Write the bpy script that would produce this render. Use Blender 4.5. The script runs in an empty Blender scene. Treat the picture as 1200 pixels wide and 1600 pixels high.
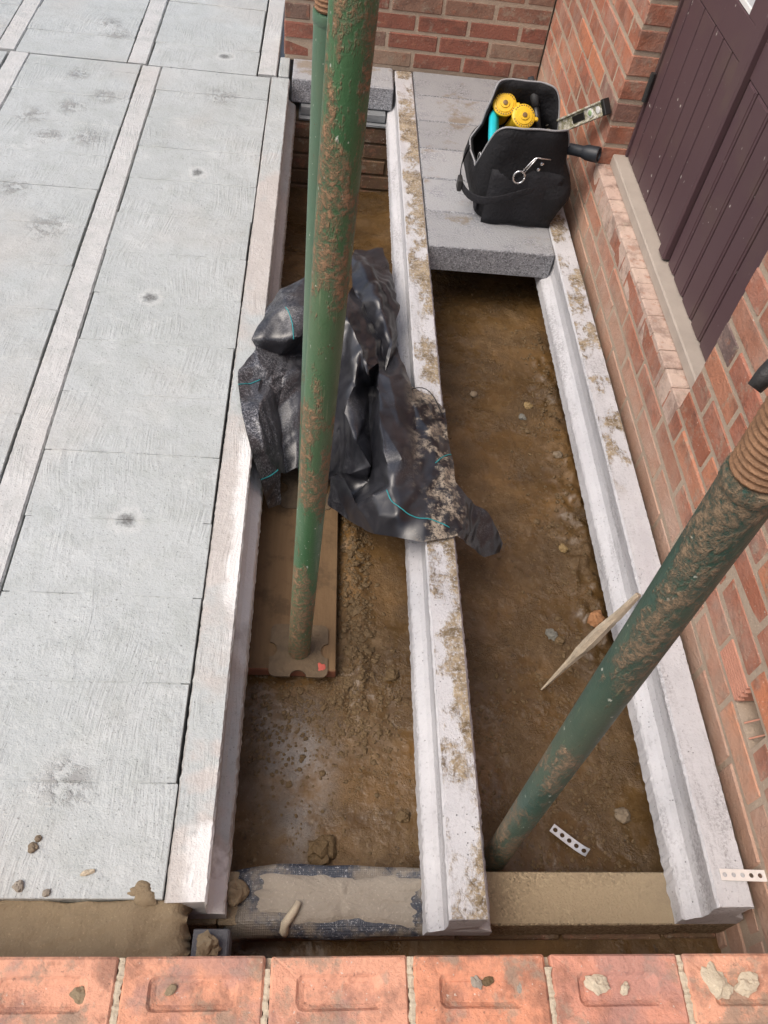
import bpy, bmesh, math, random
import numpy as np
from mathutils import Vector, Matrix
random.seed(7)
S = bpy.context.scene
R = math.radians

# ------------------------------------------------------------------ camera, sky, sun, exposure
cd = bpy.data.cameras.new("camera")
cam = bpy.data.objects.new("camera", cd)
S.collection.objects.link(cam)
S.camera = cam
FPX, PITCH, ROLL, YAW, CAMH = 1283.06, R(51.861), R(9.998), R(-9.167), 1.67
def cam_axes():
    cp, sp = math.cos(PITCH), math.sin(PITCH)
    r, u, f = Vector((1, 0, 0)), Vector((0, sp, cp)), Vector((0, cp, -sp))
    Z = Matrix.Rotation(YAW, 3, 'Z')
    r, u, f = Z @ r, Z @ u, Z @ f
    c, s = math.cos(ROLL), math.sin(ROLL)
    return c * r + s * u, -s * r + c * u, f
cr, cu, cf = cam_axes()
m = Matrix((cr, cu, -cf)).transposed().to_4x4()
m.translation = (0, 0, CAMH)
cam.matrix_world = m
cd.sensor_fit = 'VERTICAL'
cd.sensor_height = 36
cd.lens = 36 * FPX / 1600
cd.clip_start = 0.05
cd.clip_end = 500
S.render.resolution_x, S.render.resolution_y = 768, 1024

SUN_EL, SUN_AZ = R(58), R(205)       # soft sun behind cloud, from the open left side
wd = bpy.data.worlds.new("World")
S.world = wd
wd.use_nodes = True
wn = wd.node_tree
bg = wn.nodes['Background']
sky = wn.nodes.new('ShaderNodeTexSky')
sky.sky_type = 'NISHITA'
sky.sun_disc = False
sky.sun_elevation = SUN_EL
sky.sun_rotation = R(292)
sky.air_density = 1.0
sky.dust_density = 6.0
sky.ozone_density = 1.0
wn.links.new(sky.outputs[0], bg.inputs[0])
bg.inputs[1].default_value = 0.15
sl = bpy.data.lights.new("sun", 'SUN')
sun = bpy.data.objects.new("sun", sl)
S.collection.objects.link(sun)
sl.energy = 1.5
sl.angle = R(40)
sl.color = (1.0, 0.97, 0.93)
sd = Vector((-0.50, -0.22, 0.85)).normalized()     # towards the sun
sun.rotation_euler = sd.to_track_quat('Z', 'Y').to_euler()
sky.sun_elevation = math.asin(sd.z)
sky.sun_rotation = math.atan2(sd.x, sd.y)
S.view_settings.view_transform = 'Standard'
S.view_settings.look = 'None'
S.view_settings.gamma = 1
S.view_settings.use_curve_mapping = False
S.view_settings.exposure = 0.12
S.render.engine = 'CYCLES'

# ------------------------------------------------------------------ helpers
COL = S.collection
def link(o, parent=None):
    COL.objects.link(o)
    if parent is not None:
        o.parent = parent
    return o
def tag(o, label=None, cat=None, group=None, kind=None):
    if label: o['label'] = label
    if cat: o['category'] = cat
    if group: o['group'] = group
    if kind: o['kind'] = kind
    return o
def empty(name, loc=(0, 0, 0)):
    o = bpy.data.objects.new(name, None)
    o.empty_display_size = 0.05
    o.location = loc
    COL.objects.link(o)
    return o
def obj(name, me, mat=None, parent=None, loc=None, rot=None, smooth=None):
    if isinstance(me, bmesh.types.BMesh):
        b = me
        me = bpy.data.meshes.new(name)
        b.normal_update()
        b.to_mesh(me)
        b.free()
    if mat is not None and not me.materials:
        me.materials.append(mat)
    if smooth is not None:
        me.polygons.foreach_set('use_smooth', [smooth] * len(me.polygons))
    o = bpy.data.objects.new(name, me)
    link(o, parent)
    if loc is not None: o.location = loc
    if rot is not None: o.rotation_euler = rot
    return o
def pyd(name, v, f):
    me = bpy.data.meshes.new(name)
    me.from_pydata([tuple(map(float, p)) for p in v], [], [tuple(map(int, q)) for q in f])
    me.update()
    return me
def _hash(ix, iy, iz, seed):
    h = (ix.astype(np.int64) * 374761393 + iy.astype(np.int64) * 668265263 + iz.astype(np.int64) * 2147483647 + seed * 1274126177) & 0xffffffff
    h = ((h ^ (h >> 13)) * 1274126177) & 0xffffffff
    h = (h ^ (h >> 16)) & 0xffffffff
    return h / 4294967295.0 * 2 - 1
def vnoise(p, seed=0):
    p = np.asarray(p, float)
    i = np.floor(p).astype(np.int64); t = p - i
    t = t * t * (3 - 2 * t)
    out = 0
    for dx in (0, 1):
        for dy in (0, 1):
            for dz in (0, 1):
                w = (t[..., 0] if dx else 1 - t[..., 0]) * (t[..., 1] if dy else 1 - t[..., 1]) * (t[..., 2] if dz else 1 - t[..., 2])
                out = out + w * _hash(i[..., 0] + dx, i[..., 1] + dy, i[..., 2] + dz, seed)
    return out
def fbm(p, octv=4, seed=0, gain=0.5):
    p = np.asarray(p, float); a = 1.0; s = 0
    for k in range(octv):
        s = s + a * vnoise(p * (2.03 ** k) + 17.3 * k, seed + k); a *= gain
    return s
def box_bm(bm, x0, x1, y0, y1, z0, z1, bev=0.0, jit=0.0, rng=random):
    r = bmesh.ops.create_cube(bm, size=1)
    vs = r['verts']
    for v in vs:
        v.co = Vector(((x0 + x1) / 2 + v.co.x * (x1 - x0), (y0 + y1) / 2 + v.co.y * (y1 - y0), (z0 + z1) / 2 + v.co.z * (z1 - z0)))
    if bev:
        es = list({e for v in vs for e in v.link_edges})
        r2 = bmesh.ops.bevel(bm, geom=es, offset=bev, segments=1, affect='EDGES', profile=0.5)
        vs = r2['verts']
    if jit:
        for v in vs:
            v.co += Vector((rng.uniform(-jit, jit), rng.uniform(-jit, jit), rng.uniform(-jit, jit)))
    return bm
def box(name, x0, x1, y0, y1, z0, z1, mat, parent=None, bev=0.0, jit=0.0):
    bm = bmesh.new()
    box_bm(bm, x0, x1, y0, y1, z0, z1, bev, jit)
    return obj(name, bm, mat, parent)
def frame_of(d):
    d = Vector(d).normalized()
    a = Vector((0, 0, 1)) if abs(d.z) < 0.9 else Vector((1, 0, 0))
    u = d.cross(a).normalized()
    return d, u, d.cross(u)
def tube_data(pts, rad, n=10, cap=True, flat=None):
    """tube along points; rad number or list; flat=(w,h,up) ribbons"""
    pts = [Vector(p) for p in pts]
    V, F = [], []
    if not hasattr(rad, '__len__'): rad = [rad] * len(pts)
    prev = None
    for i, p in enumerate(pts):
        t = (pts[min(i + 1, len(pts) - 1)] - pts[max(i - 1, 0)]).normalized()
        if prev is None:
            _, u, w = frame_of(t)
        else:
            u = (prev - t * prev.dot(t)).normalized(); w = t.cross(u)
        prev = u
        for k in range(n):
            a = 2 * math.pi * k / n
            V.append(p + (u * math.cos(a) + w * math.sin(a)) * rad[i])
    for i in range(len(pts) - 1):
        for k in range(n):
            F.append((i * n + k, i * n + (k + 1) % n, (i + 1) * n + (k + 1) % n, (i + 1) * n + k))
    if cap:
        F.append(tuple(range(n))[::-1]); F.append(tuple((len(pts) - 1) * n + k for k in range(n)))
    return V, F
def tube(name, pts, rad, mat, parent=None, n=10, smooth=True):
    V, F = tube_data(pts, rad, n)
    bm = bmesh.new()
    vs = [bm.verts.new(v) for v in V]
    for f in F: bm.faces.new([vs[i] for i in f])
    bmesh.ops.recalc_face_normals(bm, faces=bm.faces)
    o = obj(name, bm, mat, parent)
    o.data.polygons.foreach_set('use_smooth', [len(p.vertices) == 4 for p in o.data.polygons])
    return o
def lathe(name, prof, mat, parent=None, n=24, loc=None, rot=None, smooth=True):
    """prof list of (r,z)"""
    V, F = [], []
    for r, z in prof:
        for k in range(n):
            a = 2 * math.pi * k / n
            V.append((r * math.cos(a), r * math.sin(a), z))
    for i in range(len(prof) - 1):
        for k in range(n):
            F.append((i * n + k, i * n + (k + 1) % n, (i + 1) * n + (k + 1) % n, (i + 1) * n + k))
    F.append(tuple(range(n))[::-1]); F.append(tuple((len(prof) - 1) * n + k for k in range(n)))
    o = obj(name, pyd(name, V, F), mat, parent, loc, rot)
    o.data.polygons.foreach_set('use_smooth', [smooth and len(p.vertices) == 4 for p in o.data.polygons])
    try:
        o.data.set_sharp_from_angle(angle=R(40))
    except Exception:
        pass
    return o
def rock_mesh(name, r, seed, flat=0.7, sub=2, rough=0.28):
    bm = bmesh.new()
    bmesh.ops.create_icosphere(bm, subdivisions=sub, radius=1)
    P = np.array([v.co[:] for v in bm.verts])
    n = fbm(P * 1.25 + seed * 7.7, 5, seed, .62)
    for v, k in zip(bm.verts, n):
        v.co = v.co * (1 + rough * k) * r
        v.co.z *= flat
    me = bpy.data.meshes.new(name)
    bm.to_mesh(me); bm.free()
    return me

# ------------------------------------------------------------------ materials
class N:
    def __init__(s, name):
        s.m = bpy.data.materials.new(name)
        s.m.use_nodes = True
        s.t = s.m.node_tree
        s.b = s.t.nodes['Principled BSDF']
        s._pos = None
    def node(s, t, **kw):
        n = s.t.nodes.new(t)
        for k, v in kw.items(): setattr(n, k, v)
        return n
    def put(s, sock, v):
        if isinstance(v, bpy.types.NodeSocket): s.t.links.new(v, sock)
        elif isinstance(v, (tuple, list)) and sock.type == 'RGBA' and len(v) == 3: sock.default_value = (*v, 1)
        else: sock.default_value = v
    def pos(s):
        if s._pos is None: s._pos = s.node('ShaderNodeNewGeometry')
        return s._pos.outputs['Position']
    def nrm(s):
        s.pos(); return s._pos.outputs['Normal']
    def ocoord(s):
        return s.node('ShaderNodeTexCoord').outputs['Object']
    def xyz(s, v=None):
        n = s.node('ShaderNodeSeparateXYZ'); s.put(n.inputs[0], v if v is not None else s.pos()); return n.outputs
    def map(s, v, sc=(1, 1, 1), rot=(0, 0, 0), loc=(0, 0, 0)):
        n = s.node('ShaderNodeMapping'); s.put(n.inputs[0], v)
        n.inputs['Scale'].default_value = sc; n.inputs['Rotation'].default_value = rot; n.inputs['Location'].default_value = loc
        return n.outputs[0]
    def noise(s, sc, det=3, rough=0.55, v=None, dist=0.0, col=False):
        n = s.node('ShaderNodeTexNoise'); s.put(n.inputs['Vector'], v if v is not None else s.pos())
        n.inputs['Scale'].default_value = sc; n.inputs['Detail'].default_value = det
        n.inputs['Roughness'].default_value = rough; n.inputs['Distortion'].default_value = dist
        return n.outputs['Color' if col else 'Fac']
    def voro(s, sc, v=None, feat='F1', out='Distance', rand=1.0):
        n = s.node('ShaderNodeTexVoronoi', feature=feat); s.put(n.inputs['Vector'], v if v is not None else s.pos())
        n.inputs['Scale'].default_value = sc; n.inputs['Randomness'].default_value = rand
        return n.outputs[out]
    def ramp(s, f, stops, ease='LINEAR'):
        n = s.node('ShaderNodeValToRGB'); s.put(n.inputs[0], f); cr = n.color_ramp
        cr.interpolation = ease
        while len(cr.elements) < len(stops): cr.elements.new(0.5)
        for e, (p, c) in zip(cr.elements, stops):
            e.position = p
            e.color = (c, c, c, 1) if not hasattr(c, '__len__') else (*c, 1)
        return n.outputs[0]
    def step(s, f, a, b):
        n = s.node('ShaderNodeMapRange', interpolation_type='SMOOTHSTEP'); s.put(n.inputs[0], f)
        n.inputs[1].default_value = a; n.inputs[2].default_value = b
        n.inputs[3].default_value = 0; n.inputs[4].default_value = 1
        return n.outputs[0]
    def math(s, op, a, b=0.0, c=None):
        n = s.node('ShaderNodeMath', operation=op); s.put(n.inputs[0], a); s.put(n.inputs[1], b)
        if c is not None: s.put(n.inputs[2], c)
        return n.outputs[0]
    def mul(s, a, b): return s.math('MULTIPLY', a, b)
    def add(s, a, b): return s.math('ADD', a, b)
    def mix(s, f, a, b, mode='MIX'):
        n = s.node('ShaderNodeMix', data_type='RGBA', blend_type=mode, clamp_factor=True)
        s.put(n.inputs[0], f); s.put(n.inputs[6], a); s.put(n.inputs[7], b); return n.outputs[2]
    def rnd(s): return s.node('ShaderNodeObjectInfo').outputs['Random']
    def hsv(s, c, h=0.5, sa=1.0, v=1.0):
        n = s.node('ShaderNodeHueSaturation'); s.put(n.inputs['Color'], c); s.put(n.inputs['Hue'], h)
        s.put(n.inputs['Saturation'], sa); s.put(n.inputs['Value'], v); return n.outputs[0]
    def bump(s, h, dist=0.002, st=1.0, prev=None):
        n = s.node('ShaderNodeBump'); s.put(n.inputs['Height'], h); n.inputs['Distance'].default_value = dist
        n.inputs['Strength'].default_value = st
        if prev is not None: s.put(n.inputs['Normal'], prev)
        return n.outputs[0]
    def spots(s, lst):
        """max over soft discs (x,y,r) in the floor plane"""
        out = None
        wob = s.mul(s.math('SUBTRACT', s.noise(24, 5, 0.7), 0.5), 0.055)
        for x, y, r in lst:
            d = s.node('ShaderNodeVectorMath', operation='DISTANCE'); s.put(d.inputs[0], s.pos()); d.inputs[1].default_value = (x, y, 0)
            k = s.math('DIVIDE', s.add(d.outputs['Value'], wob), r)
            out = k if out is None else s.math('MINIMUM', out, k)
        return out
    def fin(s, col, rough=0.8, normal=None, spec=0.5, metal=0.0):
        s.put(s.b.inputs['Base Color'], col); s.put(s.b.inputs['Roughness'], rough)
        s.put(s.b.inputs['Metallic'], metal); s.put(s.b.inputs['Specular IOR Level'], spec)
        if normal is not None: s.put(s.b.inputs['Normal'], normal)
        return s.m
def plain(name, col, rough=0.6, spec=0.5, metal=0.0, var=0.15, sc=40, bump=0.0):
    n = N(name)
    k = n.noise(sc, 4, 0.6)
    c = n.mix(k, tuple(x * (1 - var) for x in col), tuple(min(1, x * (1 + var)) for x in col))
    nb = n.bump(n.noise(sc * 4, 3), bump, 0.7) if bump else None
    return n.fin(c, n.add(n.mul(k, 0.2), rough - 0.1), nb, spec, metal)

SPOTS = [(-.43, 1.23, .035), (-.5, 2.09, .032), (-.44, 2.81, .032), (-.43, 3.75, .035)]
BLOTS = [(-.88, 2.41, .06), (-1.04, 2.62, .05), (-.86, 2.98, .055), (-.99, 3.46, .04), (-1.09, 3.11, .05), (-.86, 3.3, .05), (-1.0, 2.97, .045),
         (-.41, 3.39, .06), (-.90, 3.85, .05), (-.44, .58, .05), (-.97, 3.2, .05), (-.95, 3.95, .05)]
def slurry(name, beamish=False, strip=False):
    n = N(name)
    p = n.pos()
    big = n.noise(2.3, 3, 0.5); mid = n.noise(14, 4, 0.6); fine = n.noise(260, 2, 0.6)
    # brushed strokes sweep round slightly: warp the coordinates, then stretch noise along the stroke
    warp = n.node('ShaderNodeVectorMath', operation='ADD')
    w2 = n.node('ShaderNodeVectorMath', operation='SCALE'); n.put(w2.inputs[0], n.noise(1.7, 1, 0.4, col=True)); w2.inputs['Scale'].default_value = 0.17
    n.put(warp.inputs[0], p); n.put(warp.inputs[1], w2.outputs[0])
    st = n.noise(1, 3, 0.6, v=n.map(warp.outputs[0], (150, 9, 9), (0, 0, R(14))))
    st2 = n.noise(1, 2, 0.6, v=n.map(warp.outputs[0], (110, 8, 8), (0, 0, R(-38))))
    where = n.step(n.noise(4.5, 4, 0.65), 0.42, 0.62)
    strokes = n.mix(n.step(n.noise(2.2, 1), 0.5, 0.56), st, st2)
    c = n.mix(big, (0.385, 0.415, 0.405), (0.52, 0.545, 0.545)) if not strip else n.mix(n.noise(4, 4, .65), (0.47, 0.475, 0.465), (0.62, 0.62, 0.605))
    c = n.mix(n.mul(n.step(mid, 0.42, 0.72), 0.5), c, (0.36, 0.385, 0.365))
    c = n.mix(n.mul(n.step(n.noise(6, 5, 0.68, v=n.map(p, loc=(7, 1, 3))), 0.52, 0.72), 0.5), c, (0.60, 0.62, 0.61))
    c = n.mix(n.mul(n.step(n.noise(75, 4, 0.7), 0.57, 0.68), 0.55), c, (0.31, 0.325, 0.31))
    c = n.mix(n.mul(n.step(n.noise(170, 2, 0.6), 0.645, 0.70), 0.8), c, (0.17, 0.175, 0.165))
    c = n.mix(n.mul(n.step(n.noise(1.6, 3), 0.5, 0.7), 0.4), c, (0.48, 0.45, 0.41))
    c = n.mix(n.mul(n.mul(n.step(strokes, 0.48, 0.36), where), 0.28), c, (0.33, 0.35, 0.34))
    pore = n.mul(n.step(n.voro(120), .13, .07), n.step(n.noise(5, 4, .65), .46, .6))
    c = n.mix(n.mul(pore, .8), c, (0.15, 0.155, 0.15))
    sp = n.spots(SPOTS)
    c = n.mix(n.mul(n.math('SUBTRACT', n.step(sp, 1.5, 0.9), n.step(sp, 0.95, 0.55)), 0.3), c, (0.66, 0.66, 0.64))
    c = n.mix(n.mul(n.step(sp, 0.85, 0.25), n.add(n.mul(n.step(n.noise(160, 3, 0.7), 0.35, 0.55), 0.4), 0.55)), c, (0.14, 0.14, 0.135))
    bl = n.spots(BLOTS)
    blm = n.mul(n.step(bl, 1.7, 0.2), n.step(n.noise(26, 5, 0.72), 0.44, 0.58))
    c = n.mix(n.mul(blm, 0.75), c, (0.25, 0.25, 0.24))
    if beamish:
        y = n.xyz()[1]
        yy = n.add(y, n.mul(n.math('SUBTRACT', n.noise(7, 3), 0.5), 0.9))
        raw = n.math('MAXIMUM', n.mul(n.step(yy, 2.95, 2.8), n.step(yy, 1.9, 2.2)), n.mul(n.step(yy, 0.75, 1.0), n.step(yy, 1.75, 1.5)))
        raw = n.math('MAXIMUM', raw, n.step(yy, .62, .5))
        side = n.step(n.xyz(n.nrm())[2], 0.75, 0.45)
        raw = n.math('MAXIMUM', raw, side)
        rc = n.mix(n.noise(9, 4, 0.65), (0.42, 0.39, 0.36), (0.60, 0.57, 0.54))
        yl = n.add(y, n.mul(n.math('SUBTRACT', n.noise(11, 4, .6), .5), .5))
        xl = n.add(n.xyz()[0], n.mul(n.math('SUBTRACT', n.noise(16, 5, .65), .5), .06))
        white_patch = n.math('MAXIMUM', n.mul(n.mul(n.step(yl, .9, 1.05), n.step(yl, 1.6, 1.5)), n.step(xl, -.185, -.162)), n.mul(n.step(yl, .52, .45), n.step(xl, -.20, -.17)))
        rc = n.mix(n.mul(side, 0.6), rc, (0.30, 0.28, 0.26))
        rc = n.mix(n.mul(n.step(n.noise(120, 4, .7), .56, .66), .5), rc, (0.25, 0.23, 0.21))
        rc = n.mix(n.mul(white_patch, 0.95), rc, (0.76, 0.75, 0.73))  # ragged white patches mixed over the raw colour, towards the beam's right edge
        c = n.mix(raw, c, rc)
    h = n.add(n.mul(strokes, where), n.mul(fine, 0.25))
    nb = n.bump(h, 0.0042, 0.9)
    nb = n.bump(n.add(mid, n.mul(blm, 0.8)), 0.006, 0.6, nb)
    nb = n.bump(n.noise(85, 3, .65), .0030, .6, nb)
    nb = n.bump(pore, -.003, .7, nb)
    return n.fin(c, 0.48, nb, 0.5)
M = {}
M['slurry'] = slurry('brushed_cement')
M['slurry_strip'] = slurry('pale_beam_cement', False, True)
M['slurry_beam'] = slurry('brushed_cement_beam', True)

def beam_mat(name, cx, dirty):
    n = N(name)
    nz = n.xyz(n.nrm())[2]; px = n.xyz()[0]
    c = n.mix(n.noise(11, 4, 0.6), (0.43, 0.43, 0.445), (0.63, 0.625, 0.635))
    c = n.mix(n.mul(n.step(n.noise(110, 4, 0.72), 0.555, 0.68), 0.6), c, (0.36, 0.35, 0.36))
    c = n.mix(n.mul(n.step(n.noise(8, 3, 0.6, v=n.map(n.pos(), (1, .25, 1))), 0.55, 0.72), 0.55), c, (0.46, 0.44, 0.46))
    pit = n.mul(n.step(n.voro(85), .16, .09), n.step(n.noise(9, 4, .6), .45, .6))
    c = n.mix(n.mul(pit, .8), c, (0.15, 0.145, 0.14))
    smr = n.mul(n.step(n.noise(5, 5, .7, v=n.map(n.pos(), (3.2, .5, 3.2), loc=(8, 4, 1))), .5, .64), n.step(n.noise(140, 4, .75), .40, .60))
    c = n.mix(n.mul(smr, .75), c, (0.27, 0.26, 0.265))
    top = n.step(nz, 0.6, 0.85)
    face = n.mul(top, n.step(n.xyz()[2], -0.03, -0.012))
    a = n.noise(5.2, 6, 0.72, v=n.map(n.pos(), (1.5, 1, 1), loc=(3, 1, 0)))
    if dirty > 0.5:
        e = n.mul(n.math('SUBTRACT', px, cx), 1.1)
        msk = n.step(n.add(a, n.add(e, n.mul(n.noise(60, 4, .7), .06))), 0.475, 0.575)
    else:
        msk = n.mul(n.step(a, 0.50, 0.57), n.step(n.xyz()[1], 1.35, 1.55))
    msk = n.mul(msk, face)
    mud = n.mix(n.step(n.noise(26, 6, 0.75), .32, .68), (0.12, 0.085, 0.045), (0.42, 0.34, 0.23))
    c = n.mix(n.mul(msk, n.step(n.noise(120, 4, 0.75), 0.30, 0.52)), c, mud)
    nb = n.bump(n.noise(150, 3, 0.7), 0.0026, 0.8)
    nb = n.bump(n.mul(msk, n.noise(60, 3)), 0.006, 0.8, nb)
    nb = n.bump(n.noise(24, 3), 0.004, 0.5, nb)
    nb = n.bump(pit, -.003, .8, nb)
    return n.fin(c, 0.82, nb, 0.3)
M['beam_mid'] = beam_mat('pale_concrete_muddy', 0.351, 1)
M['beam_right'] = beam_mat('pale_concrete', 0.8875, 0)

def block_mat(name, a, b, mudk=0.0, top=None):
    n = N(name)
    r = n.rnd()
    sp = n.voro(240, out='Color')
    spk = n.node('ShaderNodeSeparateColor'); n.put(spk.inputs[0], sp)
    c = n.mix(n.noise(16, 4, 0.6), a, b)
    c = n.mix(n.mul(n.step(spk.outputs[0], 0.55, 0.9), 0.55), c, tuple(x * 1.7 for x in b))
    c = n.mix(n.mul(n.step(spk.outputs[1], 0.7, 0.9), 0.65), c, tuple(x * 0.35 for x in a))
    nz = n.xyz(n.nrm())[2]
    if top:
        c = n.mix(n.mul(n.step(nz, 0.6, 0.9), n.step(n.noise(7, 4, 0.65), 0.25, 0.6)), c, top)
    if mudk:
        c = n.mix(n.mul(n.mul(n.step(nz, 0.6, 0.9), n.step(n.noise(4.2, 5, 0.7), 0.55, 0.66)), mudk), c, (0.24, 0.19, 0.13))
    c = n.hsv(c, v=n.add(n.mul(r, 0.22), 0.89))
    nb = n.bump(n.noise(210, 3, 0.7), 0.0035, 0.8)
    nb = n.bump(n.voro(150), 0.002, 0.5, nb)
    return n.fin(c, 0.9, nb, 0.25)
M['block'] = block_mat('grey_block', (0.23, 0.235, 0.25), (0.33, 0.335, 0.35), 0.75, (0.355, 0.36, 0.37))
M['block_tan'] = block_mat('mud_stained_block', (0.24, 0.19, 0.12), (0.36, 0.29, 0.19), 0.5, (0.34, 0.27, 0.175))

def brick_mat(name, base, splash, top=False):
    n = N(name)
    r = n.rnd()
    oc = n.ocoord()
    c = n.ramp(r, base, 'LINEAR')
    c = n.mix(n.mul(n.step(n.noise(13, 5, 0.68), 0.46, 0.66), 0.55), c, (0.13, 0.075, 0.06))
    c = n.mix(n.mul(n.step(n.noise(31, 5, 0.7), 0.52, 0.7), 0.6), c, (0.36, 0.16, 0.10))
    c = n.mix(n.mul(n.step(n.noise(17, 4, 0.7, v=n.map(n.pos(), loc=(5, 3, 9))), 0.55, 0.68), 0.55), c, (0.34, 0.29, 0.22))
    c = n.mix(n.mul(n.step(n.noise(150, 3, 0.6), 0.66, 0.72), 0.7), c, (0.60, 0.54, 0.46))
    c = n.mix(n.mul(n.step(n.noise(110, 3, 0.6), 0.64, 0.72), 0.5), c, (0.06, 0.045, 0.04))
    if splash:
        z = n.xyz()[2]
        zz = n.add(z, n.mul(n.math('SUBTRACT', n.noise(6, 4, 0.65), 0.5), 0.30))
        c = n.mix(n.mul(n.step(zz, 0.22, -0.02), 0.8), c, n.mix(n.noise(20, 4), (0.40, 0.26, 0.18), (0.54, 0.38, 0.29)))
        c = n.mix(n.mul(n.step(n.noise(3.5, 4, 0.6), 0.52, 0.72), 0.30), c, (0.55, 0.44, 0.37))
    if top:
        c = n.mix(n.mul(n.step(n.noise(9, 6, 0.72), 0.50, 0.60), 0.7), c, (0.30, 0.235, 0.175))
        c = n.mix(n.mul(n.step(n.noise(6, 4, 0.65, v=n.map(n.pos(), loc=(9, 2, 2))), 0.50, 0.62), 0.55), c, (0.36, 0.215, 0.19))
        c = n.mix(n.mul(n.step(n.noise(8, 5, 0.7, v=n.map(n.pos(), loc=(1, 7, 2))), 0.6, 0.72), 0.6), c, (0.62, 0.35, 0.26))
    if splash: c = n.mix(n.add(n.mul(n.step(n.noise(8, 5, .7), .42, .7), .30), .02), c, (0.50, 0.385, 0.32))
    nb = n.bump(n.noise(95, 4, 0.7), 0.0045, 0.8)
    nb = n.bump(n.noise(26, 3, 0.6), 0.006, 0.6, nb)
    return n.fin(c, 0.88, nb, 0.25)
RED = [(0.0, (0.31, 0.115, 0.068)), (0.30, (0.38, 0.145, 0.088)), (0.55, (0.38, 0.14, 0.088)), (0.70, (0.52, 0.21, 0.115)), (0.82, (0.42, 0.19, 0.12)), (0.885, (0.30, 0.14, 0.10)), (0.905, (0.12, 0.10, 0.10)), (0.925, (0.34, 0.15, 0.10)), (0.955, (0.66, 0.24, 0.115)), (1.0, (0.62, 0.23, 0.12))]
M['brick'] = brick_mat('red_brick', RED, True)
M['brick_back'] = brick_mat('old_red_brick', [(0, (0.25, 0.10, 0.07)), (0.4, (0.30, 0.125, 0.09)), (0.6, (0.27, 0.16, 0.115)), (0.8, (0.30, 0.21, 0.155)), (0.9, (0.15, 0.13, 0.115)), (1, (0.35, 0.18, 0.12))], False)
M['brick_top'] = brick_mat('salmon_brick', [(0, (0.66, 0.27, 0.155)), (0.5, (0.70, 0.36, 0.235)), (1, (0.60, 0.27, 0.19))], False, True)
M['brick_edge'] = brick_mat('dusty_pale_brick', [(0, (0.55, 0.40, 0.33)), (1, (0.60, 0.46, 0.38))], True)
M['brick_mud'] = brick_mat('muddy_brick', [(0, (0.13, 0.085, 0.05)), (1, (0.20, 0.13, 0.08))], False)
def mortar_mat(name, a, b, bd=0.004):
    n = N(name)
    c = n.mix(n.noise(19, 5, 0.65), a, b)
    c = n.mix(n.mul(n.step(n.noise(210, 3), 0.6, 0.7), 0.4), c, tuple(x * 1.4 for x in b))
    nb = n.bump(n.noise(120, 4, 0.7), bd * 0.6, 0.8)
    nb = n.bump(n.noise(30, 4, 0.6), bd * 1.4, 0.6, nb)
    return n.fin(c, 0.9, nb, 0.25)
M['mortar'] = mortar_mat('tan_mortar', (0.36, 0.28, 0.21), (0.47, 0.38, 0.295))
M['mortar_wet'] = mortar_mat('damp_mortar', (0.205, 0.155, 0.095), (0.285, 0.22, 0.14))
M['mortar_pale'] = mortar_mat('pale_mortar', (0.46, 0.39, 0.28), (0.58, 0.50, 0.38))
M['mortar_mud'] = mortar_mat('muddy_mortar', (0.10, 0.07, 0.042), (0.16, 0.115, 0.07))
M['mortar_grey'] = mortar_mat('smeared_grey_mortar', (0.26, 0.225, 0.18), (0.36, 0.32, 0.265))

def mud_mat():
    n = N('wet_mud')
    p = n.pos()
    c = n.mix(n.noise(3.4, 4, 0.6), (0.075, 0.042, 0.015), (0.165, 0.094, 0.034))
    c = n.mix(n.mul(n.step(n.noise(24, 5, 0.7), 0.45, 0.65), 0.6), c, (0.185, 0.115, 0.05))
    c = n.mix(n.mul(n.step(n.noise(95, 3, 0.7), 0.58, 0.68), 0.5), c, (0.27, 0.20, 0.12))
    c = n.mix(n.mul(n.step(n.noise(60, 3, 0.7), 0.60, 0.7), 0.6), c, (0.02, 0.013, 0.007))
    d = n.node('ShaderNodeVectorMath', operation='DISTANCE')
    n.put(d.inputs[0], n.map(p, (1, .55, 0))); d.inputs[1].default_value = (0.02, 0.70 * .55, 0)
    gm = n.mul(n.step(n.add(d.outputs['Value'], n.mul(n.noise(8, 4), 0.12)), 0.20, 0.08), n.step(n.noise(14, 5, 0.7), 0.36, 0.6))
    c = n.mix(n.mul(gm, 0.85), c, (0.29, 0.275, 0.26))
    c = n.mix(n.mul(n.step(n.noise(2.6, 4, .62, v=n.map(p, loc=(9, 5, 1))), .48, .66), .55), c, (0.21, 0.112, 0.034))
    wet = n.step(n.noise(5.5, 4, 0.6), 0.42, 0.62)
    damp = n.step(n.noise(2.1, 4, .6, v=n.map(p, loc=(3, 3, 3))), .42, .58)
    c = n.mix(n.mul(damp, .45), c, (0.045, 0.027, 0.012))
    rg = n.math('SUBTRACT', n.add(n.mul(wet, 0.34), 0.36), n.mul(damp, .20))
    grit = n.step(n.noise(7, 4, .65), .4, .62)
    nb = n.bump(n.mul(n.noise(210, 3, 0.75), grit), 0.006, 0.9)
    nb = n.bump(n.noise(75, 4, 0.7), 0.003, 0.6, nb)
    return n.fin(c, rg, nb, 0.5)
M['mud'] = mud_mat()
M['stone'] = plain('muddy_stone', (0.20, 0.155, 0.105), 0.75, 0.4, var=0.45, sc=30, bump=0.003)
M['clod'] = plain('mud_clod', (0.13, 0.085, 0.040), 0.7, 0.4, var=0.4, sc=60, bump=0.004)
M['stone_grey'] = plain('grey_stone', (0.17, 0.165, 0.14), 0.75, 0.4, var=0.3, sc=60, bump=0.003)
M['stone_orange'] = plain('orange_brick_scrap', (0.34, 0.17, 0.08), 0.85, 0.3, var=0.35, sc=60, bump=0.003)
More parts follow.
